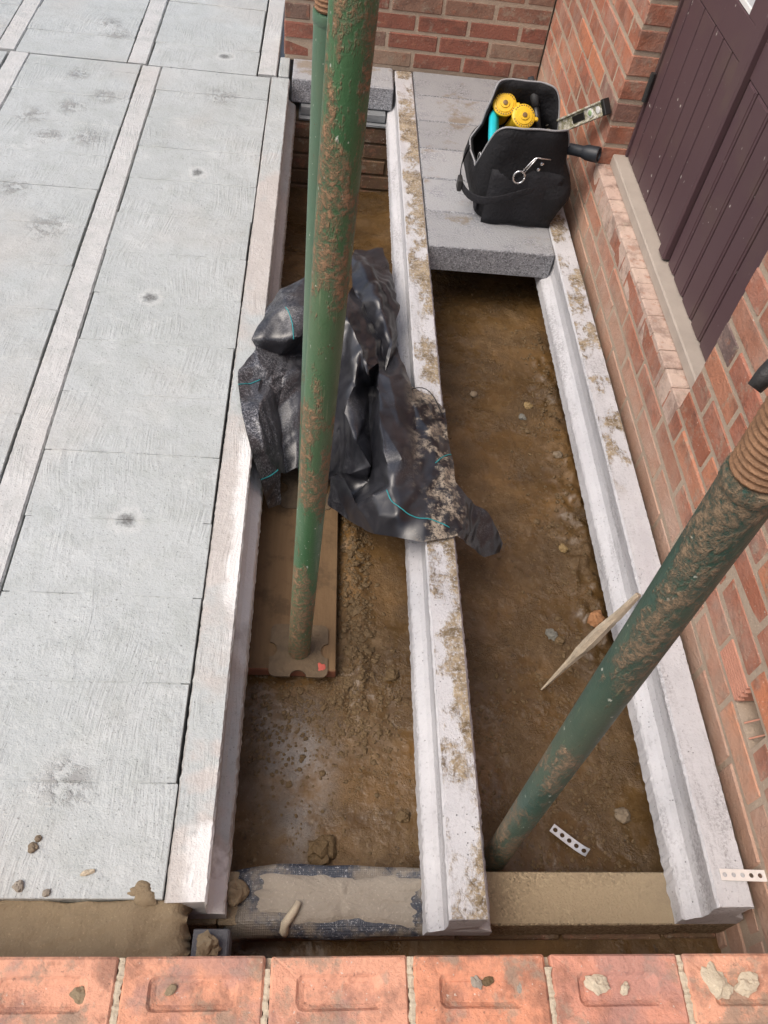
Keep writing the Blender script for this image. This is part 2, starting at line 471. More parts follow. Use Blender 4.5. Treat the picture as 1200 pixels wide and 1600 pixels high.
M['stone_yellow'] = plain('yellow_pebble', (0.26, 0.18, 0.08), 0.7, 0.4, var=0.3, sc=80, bump=0.002)

def timber():
    n = N('muddy_scaffold_timber')
    g = n.noise(1, 5, 0.65, v=n.map(n.pos(), (90, 5, 60)))
    c = n.mix(g, (0.12, 0.070, 0.032), (0.20, 0.125, 0.062))
    c = n.mix(n.mul(n.step(n.noise(9, 5, 0.7), 0.48, 0.66), 0.7), c, (0.075, 0.047, 0.023))
    c = n.mix(n.mul(n.step(n.xyz(n.nrm())[1], -0.6, -0.9), 0.6), c, (0.30, 0.10, 0.06))
    nb = n.bump(g, 0.002, 0.7); nb = n.bump(n.noise(70, 4), 0.003, 0.5, nb)
    return n.fin(c, 0.75, nb, 0.35)
M['timber'] = timber()
def green_paint(name, a, b, mudlow=0.3, thr=0.56, rust=(0.27, 0.145, 0.075)):
    n = N(name)
    c = n.mix(n.noise(5, 3), a, b)
    scr = n.noise(1, 3, 0.6, v=n.map(n.pos(), (210, 210, 7)))
    c = n.mix(n.mul(n.step(scr, 0.64, 0.72), 0.55), c, (0.22, 0.27, 0.15))
    sc2 = n.noise(1, 2, 0.6, v=n.map(n.pos(), (120, 120, 60), (R(50), R(25), 0)))
    c = n.mix(n.mul(n.step(sc2, 0.69, 0.73), 0.8), c, (0.55, 0.58, 0.50))
    a1 = n.noise(11, 6, 0.78, v=n.map(n.pos(), (1, 1, 0.4)))
    z = n.xyz()[2]
    low = n.mul(n.step(z, 0.35, -0.25), mudlow)
    haze = n.mul(n.step(n.noise(5, 5, 0.7, v=n.map(n.pos(), (1, 1, .35), loc=(2, 5, 1))), .38, .7), .35)
    c = n.mix(haze, c, (0.17, 0.175, 0.115))
    low = n.add(low, n.mul(n.math('SUBTRACT', n.noise(3.2, 2, .5), .5), .55))
    m1 = n.mul(n.step(n.add(a1, low), thr + .03, thr + 0.11), n.step(n.noise(95, 5, 0.8), 0.36, 0.60))
    c = n.mix(n.mul(m1, 0.85), c, n.mix(n.noise(45, 4, .7), tuple(x * .7 for x in rust), tuple(min(1, x * 1.7) for x in rust)))
    chip = n.mul(n.step(n.noise(48, 4, .7, v=n.map(n.pos(), (1, 1, .5))), .66, .70), .8)
    c = n.mix(chip, c, (0.13, 0.065, 0.04))
    nb = n.bump(n.add(n.mul(m1, 1.5), n.mul(n.noise(120, 4, .7), 0.6)), 0.0022, 0.8)
    rg = n.add(n.mul(n.math('MAXIMUM', m1, haze), 0.40), n.add(n.mul(n.noise(30, 3), .2), .30))
    return n.fin(c, rg, nb, 0.5)
M['green'] = green_paint('chipped_green_paint', (0.032, 0.105, 0.042), (0.070, 0.175, 0.075), 0.12, 0.468, (0.30, 0.165, 0.095))
M['green_pale'] = green_paint('worn_pale_green_paint', (0.05, 0.125, 0.075), (0.10, 0.20, 0.13), 0.15, 0.62)
M['green_dark'] = green_paint('muddy_dark_green_paint', (0.016, 0.056, 0.045), (0.036, 0.095, 0.07), 0.05, 0.405, (0.25, 0.17, 0.105))
M['thread'] = plain('rusty_thread_steel', (0.26, 0.145, 0.08), 0.6, 0.4, 0.2, 0.55, 90, 0.002)
M['rust_plate'] = plain('muddy_steel_plate', (0.125, 0.088, 0.052), 0.75, 0.4, 0.0, 0.6, 30, 0.003)
M['red_mark'] = plain('red_marker_paint', (0.45, 0.09, 0.065), 0.7, var=.4, sc=60)
M['handle_black'] = plain('black_bar', (0.03, 0.03, 0.03), 0.5, var=0.6, sc=90, bump=0.001)
M['galv'] = plain('galvanised_strip', (0.62, 0.62, 0.62), 0.42, 0.5, 0.7, 0.2, 90, 0.0005)
M['strap_white'] = plain('dusty_white_strap', (0.72, 0.68, 0.64), 0.65, 0.4, 0.1, 0.12, 60)
M['stick'] = plain('weathered_splinter', (0.46, 0.39, 0.29), 0.85, 0.3, var=0.35, sc=50, bump=0.003)

def sheet_mat():
    n = N('black_polythene')
    c = n.mix(n.noise(6, 3), (0.004, 0.004, 0.006), (0.011, 0.011, 0.015))
    nz = n.xyz(n.nrm())[2]; px = n.xyz()
    up = n.step(nz, -0.1, 0.7)
    dust = n.mul(n.step(n.noise(5, 4, 0.65), 0.44, 0.66), n.step(n.noise(230, 3, 0.75), 0.47, 0.60))
    left = n.step(px[0], 0.03, -0.10)
    dust2 = n.mul(n.mul(n.step(n.noise(200, 4, 0.8), 0.46, 0.66), n.step(n.noise(6, 4, 0.6, v=n.map(n.pos(), loc=(4, 2, 7))), 0.36, 0.6)), left)
    dust = n.math('MAXIMUM', n.mul(dust, 0.14), n.mul(dust2, 0.75))
    c = n.mix(n.mul(dust, up), c, (0.46, 0.46, 0.48))
    film = n.mul(n.step(n.noise(4, 5, 0.65), 0.35, 0.7), 0.085)
    c = n.mix(film, c, (0.34, 0.35, 0.39))
    mud = n.mul(n.step(px[0], 0.26, 0.34), n.mul(n.step(n.noise(13, 6, 0.75), 0.46, 0.58), n.step(n.noise(110, 4, 0.8), 0.38, 0.55)))
    mud = n.mul(mud, n.step(px[0], 0.45, 0.40))
    mud = n.mul(mud, up)
    c = n.mix(n.mul(mud, 0.85), c, (0.42, 0.355, 0.27))
    rg = n.add(n.mul(n.math('MAXIMUM', dust, mud), 0.40), n.add(n.mul(n.noise(9, 3), 0.22), 0.22))
    wv = n.node('ShaderNodeVectorMath', operation='ADD'); n.put(wv.inputs[0], n.pos()); n.put(wv.inputs[1], n.mix(.94, n.noise(9, 2, col=True), (0, 0, 0)))
    nb = n.bump(n.voro(17, v=wv.outputs[0]), 0.004, 0.3)
    nb = n.bump(n.noise(420, 2), 0.0005, 0.3, nb)
    return n.fin(c, rg, nb, 0.75)
M['sheet'] = sheet_mat()
M['cyan_thread'] = plain('turquoise_thread', (0.03, 0.26, 0.28), 0.6, 0.4, var=0.4, sc=90)
def dpc_mat():
    n = N('damp_course_plastic')
    w = n.voro(230, rand=0.2)
    c = n.mix(n.noise(14, 4), (0.018, 0.022, 0.035), (0.05, 0.058, 0.075))
    c = n.mix(n.mul(n.step(n.noise(190, 3, 0.8), 0.56, 0.66), 0.7), c, (0.45, 0.45, 0.46))
    c = n.mix(n.mul(n.step(n.noise(11, 5, 0.7), 0.44, 0.6), 0.8), c, (0.22, 0.185, 0.14))
    return n.fin(c, 0.42, n.bump(w, 0.0015, 0.8), 0.5)
M['dpc'] = dpc_mat()
M['slate_dark'] = plain('dark_grey_block', (0.115, 0.115, 0.125), 0.85, 0.3, var=0.4, sc=120, bump=0.003)
M['slate'] = plain('blue_grey_slate', (0.20, 0.21, 0.215), 0.7, 0.4, var=0.3, sc=25, bump=0.002)
def door_mat():
    n = N('plum_brown_paint')
    c = n.mix(n.noise(3, 3), (0.078, 0.042, 0.050), (0.105, 0.062, 0.068))
    c = n.mix(n.mul(n.step(n.noise(5, 4, 0.6), 0.5, 0.75), 0.45), c, (0.125, 0.09, 0.07))
    sp = n.noise(62, 2, 0.5, v=n.map(n.pos(), (1, 1, 0.7)))
    dens = n.step(n.noise(4.5, 2, v=n.map(n.pos(), loc=(2, 2, 2))), 0.40, 0.62)
    c = n.mix(n.mul(n.mul(n.step(sp, 0.715, 0.74), dens), 0.9), c, (0.62, 0.58, 0.54))
    nb = n.bump(n.noise(1, 4, 0.6, v=n.map(n.pos(), (70, 70, 6))), 0.0006, 0.5)
    return n.fin(c, 0.48, nb, 0.45)
M['door'] = door_mat()
M['door_dark'] = plain('dark_groove', (0.022, 0.010, 0.014), 0.6, 0.3)
M['glass'] = plain('frosted_pane', (0.62, 0.64, 0.66), 0.15, 0.5, var=0.05)
M['bead'] = plain('white_bead', (0.75, 0.74, 0.72), 0.5)
M['sill'] = plain('dusty_stone_sill', (0.40, 0.345, 0.295), 0.85, 0.3, var=0.2, sc=12, bump=0.002)
M['terracotta'] = plain('salmon_terracotta', (0.55, 0.27, 0.19), 0.85, 0.3, var=0.18, sc=40)
M['fabric'] = plain('black_canvas', (0.011, 0.011, 0.013), 0.75, 0.35, var=0.6, sc=22, bump=0.006)
M['fabric_grey'] = plain('charcoal_webbing', (0.017, 0.017, 0.020), 0.75, 0.35, var=0.6, sc=24, bump=0.006)
M['piping'] = plain('grey_piping', (0.30, 0.30, 0.31), 0.6)
M['piping_white'] = plain('white_stitching', (0.65, 0.65, 0.66), 0.6)
M['chrome'] = plain('bright_steel', (0.82, 0.82, 0.82), 0.22, 0.5, 1.0, 0.08)
M['yellow'] = plain('yellow_plastic', (0.80, 0.50, 0.03), 0.42, 0.5, var=0.1)
M['yellow_dark'] = plain('brown_hub', (0.20, 0.12, 0.05), 0.5)
M['cyan'] = plain('turquoise_plastic', (0.015, 0.50, 0.58), 0.42, 0.5, var=0.08)
M['grip'] = plain('dark_grip_rubber', (0.03, 0.031, 0.033), 0.55, 0.4, var=0.3)
M['torch'] = plain('blue_black_torch', (0.018, 0.022, 0.028), 0.45, 0.5, var=0.3)
lvn = N('mortar_splashed_level')
lvc = lvn.mix(lvn.step(lvn.noise(45, 5, .7), .42, .58), (0.30, 0.28, 0.17), (0.66, 0.63, 0.55))
lvc = lvn.mix(lvn.mul(lvn.step(lvn.noise(80, 4, .7), .58, .66), .8), lvc, (0.09, 0.085, 0.07))
M['level'] = lvn.fin(lvc, 0.65, lvn.bump(lvn.noise(140, 3), .002, .7), 0.4)
M['vial'] = plain('green_vial', (0.30, 0.42, 0.22), 0.25, 0.6)
M['metal_dark'] = plain('dark_steel', (0.06, 0.06, 0.06), 0.4, 0.5, 0.8)

# ------------------------------------------------------------------ ground
def ground_z(x, y):
    x = np.asarray(x, float); y = np.asarray(y, float)
    base = -0.268 + 0 * x
    t = np.clip((y - 2.35) / 1.1, 0, 1); t = t * t * (3 - 2 * t)
    inmid = 1 / (1 + np.exp((x - 0.40) / 0.03))
    base = base - t * (0.20 * inmid + 0.05 * (1 - inmid))
    P = np.stack([x, y, 0 * x], -1)
    n = 0.010 * fbm(P * 2.6, 2, 5) + 0.0022 * fbm(P * 12, 2, 9) + 0.0016 * fbm(P * 80, 2, 15)
    # ridge of loosened spoil along the board's edge and by the right beam
    r1 = np.exp(-((x - 0.155) / 0.035) ** 2) * np.clip((y - .85) / .1, 0, 1) * np.clip((1.75 - y) / .3, 0, 1)
    r2 = np.exp(-((x - 0.83) / 0.05) ** 2) * np.clip((y - .9) / .2, 0, 1) * np.clip((2.4 - y) / .3, 0, 1)
    r3 = np.exp(-((y - 0.88) / 0.06) ** 2) * np.exp(-((x - .12) / .16) ** 2)
    n = n + (r1 * 0.014 + r2 * 0.018 + r3 * 0.008) * (1 + 0.9 * fbm(P * 34, 3, 23))
    # flat under the board
    bx = np.clip((0.125 - np.abs(x + 0.01)) / 0.02, 0, 1) * np.clip((y - .93) / .02, 0, 1) * np.clip((2.35 - y) / .02, 0, 1)
    n = n * (1 - bx) - 0.004 * bx
    inside = np.clip((x + .25) / .05, 0, 1) * np.clip((1.0 - x) / .03, 0, 1) * np.clip((y - .2) / .05, 0, 1) * np.clip((3.9 - y) / .1, 0, 1)
    return np.where(inside > 0, base * inside + -0.30 * (1 - inside) + n * inside, -0.30)
def build_ground():
    xs = np.concatenate([[-60, -20, -8, -3, -1.4, -.6, -.3], np.arange(-.26, 1.01, .0065), [1.1, 1.6, 3, 8, 20, 60]])
    ys = np.concatenate([[-60, -20, -8, -3, -1, -.3, 0, .1], np.arange(.18, 1.6, .0075), np.arange(1.6, 3.9, .012), [4.0, 4.4, 6, 10, 20, 60]])
    X, Y = np.meshgrid(xs, ys)
    Z = ground_z(X, Y)
    V = np.stack([X, Y, Z], -1).reshape(-1, 3)
    nx, ny = len(xs), len(ys)
    i = np.arange(nx - 1)[None, :] + nx * np.arange(ny - 1)[:, None]
    F = np.stack([i, i + 1, i + 1 + nx, i + nx], -1).reshape(-1, 4)
    me = bpy.data.meshes.new('ground')
    me.vertices.add(len(V)); me.vertices.foreach_set('co', V.ravel())
    me.loops.add(F.size); me.loops.foreach_set('vertex_index', F.ravel().astype(np.int32))
    me.polygons.add(len(F)); me.polygons.foreach_set('loop_start', np.arange(0, F.size, 4, dtype=np.int32))
    me.update(calc_edges=True); me.validate()
    o = obj('ground', me, M['mud'], smooth=True)
    tag(o, kind='structure')
build_ground()

# ------------------------------------------------------------------ beams
def beam_mesh(name, L, seed, hw=0.039, step=0.009, ledge=0.066, wav=.0004):
    prof = [(-hw + .004, 0), (hw - .004, 0), (hw, -.006), (hw - .003, -.022), (hw - .008, -.045), (hw - .006, -.085), (hw + .004, -.097), (ledge - .004, -.108), (ledge, -.114), (ledge + .002, -.150)]
    prof = prof + [(-x, z) for x, z in prof[::-1]][:-2] + []
    prof = [(-hw + .004, 0), (hw - .004, 0), (hw, -.006), (hw - .004, -.03), (hw - .007, -.06), (hw - .004, -.088), (hw + .005, -.098), (ledge - .004, -.108), (ledge, -.114), (ledge + .002, -.150)]
    full = prof + [(-x, z) for x, z in reversed(prof[2:])]
    n = len(full); k = max(2, int(L / step))
    rng = np.random.RandomState(seed)
    ys = np.linspace(0, L, k + 1)
    V = np.zeros((k + 1, n, 3))
    for j, (x, z) in enumerate(full):
        amp = 0.0002
        if abs(abs(x) - hw) < .005 and z > -.01: amp = .0007
        if abs(abs(x) - ledge) < .003: amp = 0.0012
        V[:, j, 0] = x + rng.randn(k + 1) * amp * .7 + wav * vnoise(np.stack([ys * 14, 0 * ys + j * 3.1, 0 * ys], -1), seed)
        V[:, j, 1] = ys
        V[:, j, 2] = z + (rng.randn(k + 1) * amp * .5 if z < -.001 and z > -.149 else 0)
    V[0, :, 1] += rng.rand(n) * .004
    F = []
    for i in range(k):
        for j in range(n):
            a = i * n + j; b = i * n + (j + 1) % n
            F.append((a, a + n, b + n, b))
    F.append(tuple(range(n))); F.append(tuple(range(k * n, k * n + n))[::-1])
    me = pyd(name, V.reshape(-1, 3), F)
    return me
PITCHX = 0.535
def beam(x, y0, y1, mat, label, seed):
    o = obj('concrete_beam', beam_mesh('concrete_beam', y1 - y0, seed), mat, loc=(x, y0, 0))
    tag(o, label, 'beam', 'precast floor beams')
    return o
beam(0.8875, .352, 3.74, M['beam_right'], 'clean pale concrete beam running beside the brick house wall', 3)
beam(0.351, .330, 3.775, M['beam_mid'], 'white concrete beam with brown mud on top, alone between the two open trenches', 4)
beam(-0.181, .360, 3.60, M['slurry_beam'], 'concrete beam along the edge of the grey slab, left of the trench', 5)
beam(-0.716, .37, 3.59, M['slurry_strip'], 'beam flush in the brushed slab, nearest row from the edge beam', 6)
beam(-1.251, .37, 3.60, M['slurry_strip'], 'beam flush in the slab near the left frame edge', 7)
beam(-0.239, 3.615, 6.6, M['slurry_strip'], 'far beam end beside the left end of the rear brick wall', 8)
beam(-0.780, 3.605, 6.6, M['slurry_strip'], 'far slab beam above the cross joint, second from rear wall', 9)
beam(-1.315, 3.62, 6.6, M['slurry_strip'], 'far slab beam above the cross joint in the top left corner', 10)

# ------------------------------------------------------------------ block floor on the left
FV, FF = [], []
for (xa, xb, ya, yb) in [(-.674, -.225, .37, 3.590), (-1.209, -.760, .37, 3.590), (-3.10, -1.296, .37, 3.590), (-.736, -.283, 3.612, 6.6), (-1.270, -.824, 3.612, 6.6), (-3.16, -1.360, 3.612, 6.6)]:
    xs_ = np.linspace(xa + .003, xb - .003, 28); ys_ = np.arange(ya + .002, yb, .016); k0 = len(FV)
    GX, GY = np.meshgrid(xs_, ys_)
    GZ = -.0004 - .0030 * np.clip(.5 + .9 * fbm(np.stack([GX * 9, GY * 9, 0 * GX], -1), 3, 12), 0, 1)
    GZ[:, 0] = GZ[:, -1] = -.09; GZ[0, :] = -.09
    FV += list(np.stack([GX, GY, GZ], -1).reshape(-1, 3)); w = len(xs_)
    FF += [(k0 + j * w + i, k0 + j * w + i + 1, k0 + (j + 1) * w + i + 1, k0 + (j + 1) * w + i) for j in range(len(ys_) - 1) for i in range(w - 1)]
flo = pyd('floor', FV, FF)
floor = obj('floor', flo, M['slurry'])
tag(floor, kind='structure')
def block_mesh(name, L, D, H, seed, bev=0.003, jit=0.0006):
    bm = bmesh.new()
    box_bm(bm, -L / 2, L / 2, -D / 2, D / 2, -H, 0, bev, jit, random.Random(seed))
    me = bpy.data.meshes.new(name); bm.normal_update(); bm.to_mesh(me); bm.free()
    return me
fb = [block_mesh('concrete_block', .4475, .2145, .1, s, .0013, .0004) for s in range(6)]
for b in fb: b.materials.append(M['slurry'])
fb_half = block_mesh('concrete_block', .4475, .11, .1, 77, .0013, .0004); fb_half.materials.append(M['slurry'])
def block_column(xc, ya, yb, off=0.0):
    y = ya + off
    if off: 
        o = obj('concrete_block', fb_half, None, floor, (xc, ya + .055, random.uniform(-.001, .001)))
        y = ya + .112
    k = 0
    while y + .02 < yb:
        d = min(.2165, yb - y)
        me = random.choice(fb)
        o = obj('concrete_block', me, None, floor, (xc + random.uniform(-.002, .002), y + d / 2, random.uniform(-.0012, .0012)), (random.uniform(-.003, .003), random.uniform(-.0015, .0015), random.uniform(-.002, .002)))
        if d < .216: o.scale.y = (d - .003) / .2145
        y += .2165; k += 1
block_column(-.4485, .366, 3.594)
block_column(-.9845, .372, 3.596, .1)
block_column(-1.522, .372, 3.596)
block_column(-.5095, 3.600, 6.6)
block_column(-1.047, 3.604, 6.6)
block_column(-1.58, 3.604, 6.6)
for xx in (-1.973, -2.424, -2.875): block_column(xx, .372, 3.596); block_column(xx - .06, 3.604, 6.6)

# ------------------------------------------------------------------ brick walls
def brick_mesh(name, L, D, H, seed, bev=0.0045, jit=0.0012):
    bm = bmesh.new()
    box_bm(bm, -L / 2, L / 2, -D / 2, D / 2, -H / 2, H / 2, bev, jit, random.Random(seed))
    me = bpy.data.meshes.new(name); bm.normal_update(); bm.to_mesh(me); bm.free()
    return me
BC = {}
def brick_var(L, mat, bev=.0045):
    key = (round(L, 3), mat)
    if key not in BC:
        BC[key] = [brick_mesh('brick', L, .1025, .0635, 100 + s, bev) for s in range(5)]
        for b in BC[key]: b.materials.append(M[mat])
    return random.choice(BC[key])
def course(parent, axis, face, a, b, z, mat, first, depth_sign=1, store=None, skip=None):
    """one stretcher course of bricks between a and b along axis, outer face at `face`"""
    p = a; L = first
    while p < b - .02:
        e = min(p + L, b)
        if b - e < .045: e = b
        ln = e - p - (.012 if e < b else 0)
        if ln > .03 and not (skip and skip(p, e, z)):
            me = brick_var(ln, mat)
            off = face + depth_sign * .1025 / 2 + random.uniform(-.0015, .0025)
            mid = p + ln / 2
            if axis == 'y':
                loc, rz = (off, mid, z + .0325), math.pi / 2
            else:
                loc, rz = (mid, off, z + .0325), 0
            if random.random() < .5: rz += math.pi
            if store is not None: store.append((me, loc, rz))
            else: obj('brick', me, None, parent, loc, (random.uniform(-.006, .006), random.uniform(-.006, .006), rz + random.uniform(-.004, .004)))
        p = e if e == b else p + L
        L = .225
def joined(name, parent, store, mat):
    V, F = [], []
    for me, loc, rz in store:
        c, s = math.cos(rz), math.sin(rz); k = len(V)
        for v in me.vertices: V.append((v.co.x * c - v.co.y * s + loc[0], v.co.x * s + v.co.y * c + loc[1], v.co.z + loc[2]))
        for f in me.polygons: F.append([i + k for i in f.vertices])
    o = obj(name, pyd(name, V, F), mat, parent)
    o['kind'] = 'stuff'
    return o
XW = 0.96                 # face of the house wall
Y0, YN, YF, YB = 0.02, 1.50, 2.69, 3.80
core = bmesh.new()
MJ = 0.003
box_bm(core, XW + MJ, 1.20, Y0, YB + .11, -.35, .083)
box_bm(core, XW + MJ, 1.20, Y0, .642, .083, .153)
box_bm(core, XW + MJ, 1.20, .756, YB + .11, .083, .153)
box_bm(core, XW + .105, 1.20, .642, .756, .083, .153)
box_bm(core, XW + MJ, 1.20, Y0, YB + .11, .153, .228)
box_bm(core, XW + MJ, 1.20, Y0, YN - MJ, .228, 2.45)
box_bm(core, XW + MJ, 1.20, YF + MJ, YB + .11, .228, 2.45)
box_bm(core, XW + MJ, 1.20, YN - MJ, YF + MJ, 2.11, 2.45)
house = obj('brick_wall', core, M['mortar'])
tag(house, 'red brick house wall with the doorway, along the right side', 'wall')
AIRB = (.644, .872)
hi = []
for k in range(-4, 32):
    z = .010 + .075 * k
    st = None if k < 14 else hi
    odd = k % 2
    if z < .2:
        skip = (lambda p, e, zz: True if (abs(zz - .085) < .01 and p < AIRB[1] - .02 and e > AIRB[0] + .02) else False)
        if k == 1:
            course(house, 'y', XW, Y0, AIRB[0] - .01, z, 'brick', .1)
            course(house, 'y', XW, AIRB[1] + .01, YB, z, 'brick', .225)
        else:
            course(house, 'y', XW, Y0, YB, z, 'brick', .19 if odd else .0775)
    elif z < 2.1:
        course(house, 'y', XW, Y0, YN, z, 'brick', (.1475 if odd else .035 + .225), store=st)
        course(house, 'y', XW, YF, YB, z, 'brick', (.225 if odd else .1125), store=st)
    else:
        course(house, 'y', XW, Y0, YB, z, 'brick', .225 if odd else .1125, store=hi)
joined('brick_courses', house, hi, M['brick'])
# brick-on-edge course under the sill
for i in range(16):
    y = YN + .005 + i * .0745
    if y + .065 > YF + .01: break
    bm = bmesh.new(); box_bm(bm, .960, 1.045, y, y + .0715, .160, .2375, .003, .0007)
    o = obj('brick', bm, M['brick_edge'], house); 
sl_ = bmesh.new(); box_bm(sl_, 1.006, 1.10, YN - .003, YF + .003, .2385, .277, .004, .0006)
obj('sill', sl_, M['sill'], house)
# air brick, its near half broken away
ab = bmesh.new()
box_bm(ab, XW + .012, XW + .09, .752, AIRB[1], .087, .150)
for i in range(7):
    z = .0875 + i * .0092
    box_bm(ab, XW - .001, XW + .014, .752 - (i % 2) * .006, AIRB[1] - .002, z, z + .0058)
o = obj('air_brick', ab, M['terracotta'], house); o['label'] = 'ribbed salmon air brick broken off at one end'
# the hole left by it
hb = bmesh.new()
box_bm(hb, XW + .06, XW + .10, AIRB[0] + .002, .750, .085, .151)
obj('hole_back', hb, M['brick_mud'], house)
for yy in (.70, .665):
    V, F = tube_data([(XW + .006, yy, .088), (XW + .03, yy - .012, .15)], .0022, 5)
    obj('broken_rib', pyd('broken_rib', V, F), M['terracotta'], house)

# ------------------------------------------------------------------ door
door = empty('door', (1.06, 2.1, .28))
tag(door, 'plum brown boarded double door above the stone sill', 'door')
door_inv = Matrix.Translation((-1.06, -2.1, -.28))
def dpart(name, bm, mat):
    bmesh.ops.transform(bm, matrix=door_inv, verts=bm.verts)
    return obj(name, bm, mat, door)
DX = 1.052
bm = bmesh.new(); box_bm(bm, DX + .009, DX + .045, YN + .004, YF - .004, .279, 2.08); dpart('backing', bm, M['door_dark'])
gl = [2.672, 2.61, 2.50, 2.39, 2.31, 2.228, 2.135]
gr = [2.075, 2.005, 1.905, 1.803, 1.712, 1.61, 1.515]
for g in (gl, gr):
    for a, b in zip(g[:-1], g[1:]):
        bm = bmesh.new(); box_bm(bm, DX, DX + .0105, b + .0035, a - .0035, .281, .815, .0015); dpart('board', bm, M['door'])
        if g is gr:   # fine second bead line beside each joint
            bm = bmesh.new(); box_bm(bm, DX - .0025, DX + .002, b + .012, a - .012, .2815, .812, .001); dpart('board', bm, M['door'])
for a, b in ((2.672, 2.135), (2.075, 1.515)):
    bm = bmesh.new(); box_bm(bm, DX - .001, DX + .012, b, a, .8175, .905, .0015); dpart('rail', bm, M['door'])
    bm = bmesh.new(); box_bm(bm, DX - .001, DX + .012, b, a, 1.85, 2.05, .0015); dpart('rail', bm, M['door'])
    bm = bmesh.new(); box_bm(bm, DX - .001, DX + .012, a - .055, a, .9055, 1.8495, .0015); dpart('stile', bm, M['door'])
    bm = bmesh.new(); box_bm(bm, DX - .001, DX + .012, b, b + .085, .9055, 1.8495, .0015); dpart('stile', bm, M['door'])
    bm = bmesh.new(); box_bm(bm, DX + .0005, DX + .0095, b + .086, a - .056, .9065, .920, .001); dpart('glazing_bead', bm, M['bead'])
    bm = bmesh.new(); box_bm(bm, DX + .004, DX + .008, b + .0865, a - .0565, .9205, 1.848); dpart('pane', bm, M['glass'])
bm = bmesh.new(); box_bm(bm, DX - .020, DX + .0085, 2.078, 2.132, .282, 2.05, .006); dpart('astragal', bm, M['door'])
bm = bmesh.new(); box_bm(bm, DX - .006, DX + .008, 2.6755, 2.687, .2795, 2.075, .001); dpart('frame', bm, M['door'])
bm = bmesh.new(); box_bm(bm, DX - .006, DX + .008, 1.503, 1.512, .2795, 2.075, .001); dpart('frame', bm, M['door'])
V, F = tube_data([(DX - .012, 2.672, .47), (DX - .012, 2.672, .56)], .0085, 10)
hm = pyd('hinge', [Vector(v) - Vector((1.06, 2.1, .28)) for v in V], F)
obj('hinge', hm, M['handle_black'], door)

# ------------------------------------------------------------------ rear wall and its footing
core = bmesh.new()
box_bm(core, -.178 + MJ, .955, YB + MJ, 4.02, -.01, 2.45)
rear = obj('brick_wall', core, M['mortar'])
tag(rear, 'weathered brick wall across the far end of the trench', 'wall')
hi = []
for k in range(0, 32):
    z = .006 + .0755 * k
    course(rear, 'x', YB, -.178, .955, z, 'brick_back', .225 if k % 2 else .12, store=(None if k < 6 else hi))
joined('brick_courses', rear, hi, M['brick_back'])
core = bmesh.new()
box_bm(core, -.14, .955, 3.566, 3.99, -.62, -.1525)
foot = obj('footing_wall', core, M['mortar_mud'])
tag(foot, 'muddy low brick footing under the far ends of the beams', 'wall')
for k in range(6):
    course(foot, 'x', 3.56 - .003 * (k % 2), -.14, .955, -.60 + .0745 * k, 'brick_mud', .225 if k % 2 else .11)
i = 0
for x0, x1, y0, z0 in ((-.10, .02, 3.555, -.150), (.03, .15, 3.552, -.151), (.155, .285, 3.548, -.150)):
    bm = bmesh.new(); box_bm(bm, x0, x1, y0, 3.70, z0, z0 + .010, .002, .002)
    o = obj('slate', bm, M['slate'], foot)
    bm = bmesh.new(); box_bm(bm, x0 + .006, x1 - .004, y0 + .02, 3.70, z0 + .0125, z0 + .046, .003, .003)
    obj('packing_tile', bm, M['block_tan'] if i == 1 else M['slate'], foot); i += 1

# ------------------------------------------------------------------ loose blocks
lb = [block_mesh('concrete_block', .452, .2145, .1, 20 + s, .0035, .0012) for s in range(4)]
for b in lb: b.materials.append(M['block'])
ys = [2.482 + i * .2185 for i in range(6)]
names = ['front loose grey block with its rough face showing above the trench',
         'loose grey block under the front half of the tool bag',
         'loose grey block under the rear half of the tool bag',
         'loose grey block with mud patches just behind the tool bag',
         'loose grey block second from the rear wall, behind the bag',
         'loose grey block tight against the rear wall, behind the bag']
for i, y in enumerate(ys):
    o = obj('concrete_block', lb[i % 4], None, None, (.6195 + random.uniform(-.002, .002), y + .1075, random.uniform(-.002, .001)), (0, 0, random.uniform(-.004, .004)))
    tag(o, names[i], 'block', 'loose blocks laid between beams')
bm = bmesh.new(); box_bm(bm, -.134, .303, 3.603, 3.796, -.099, 0, .004, .001)
tag(obj('concrete_block', bm, M['block']), 'single grey block at the far end of the left trench, behind the green props', 'block', 'loose blocks laid between beams')
bm = bmesh.new(); box_bm(bm, -.192, -.150, 3.625, 3.80, -.06, -.002, .003, .001)
tag(obj('concrete_offcut', bm, M['slurry']), 'narrow pale concrete offcut at the left foot of the rear wall', 'block')

# ------------------------------------------------------------------ front cross wall under the beams
cw = empty('block_wall', (.4, .40, -.27))
tag(cw, 'low block wall across the near end carrying the beam ends', 'wall')
def cwp(name, x0, x1, y0, y1, z0, z1, mat, bev=.003, jit=.001):
    bm = bmesh.new(); box_bm(bm, x0 - .4, x1 - .4, y0 - .40, y1 - .40, z0 + .27, z1 + .27, bev, jit)
    return obj(name, bm, M[mat], cw)
cwp('concrete_block', .325, .842, .352, .457, -.252, -.152, 'block_tan')
cwp('concrete_block', .846, 1.0, .354, .455, -.252, -.154, 'block_tan')
cwp('concrete_block', -.13, .320, .354, .455, -.254, -.156, 'block_tan')
cwp('concrete_block', -.58, -.134, .354, .455, -.254, -.156, 'block_tan')
for x0, x1 in ((-.3, -.08), (-.07, .145), (.155, .37), (.38, .60), (.61, .83), (.84, .958)):
    cwp('brick', x0, x1, .345, .45, -.325, -.2565, 'brick_mud')
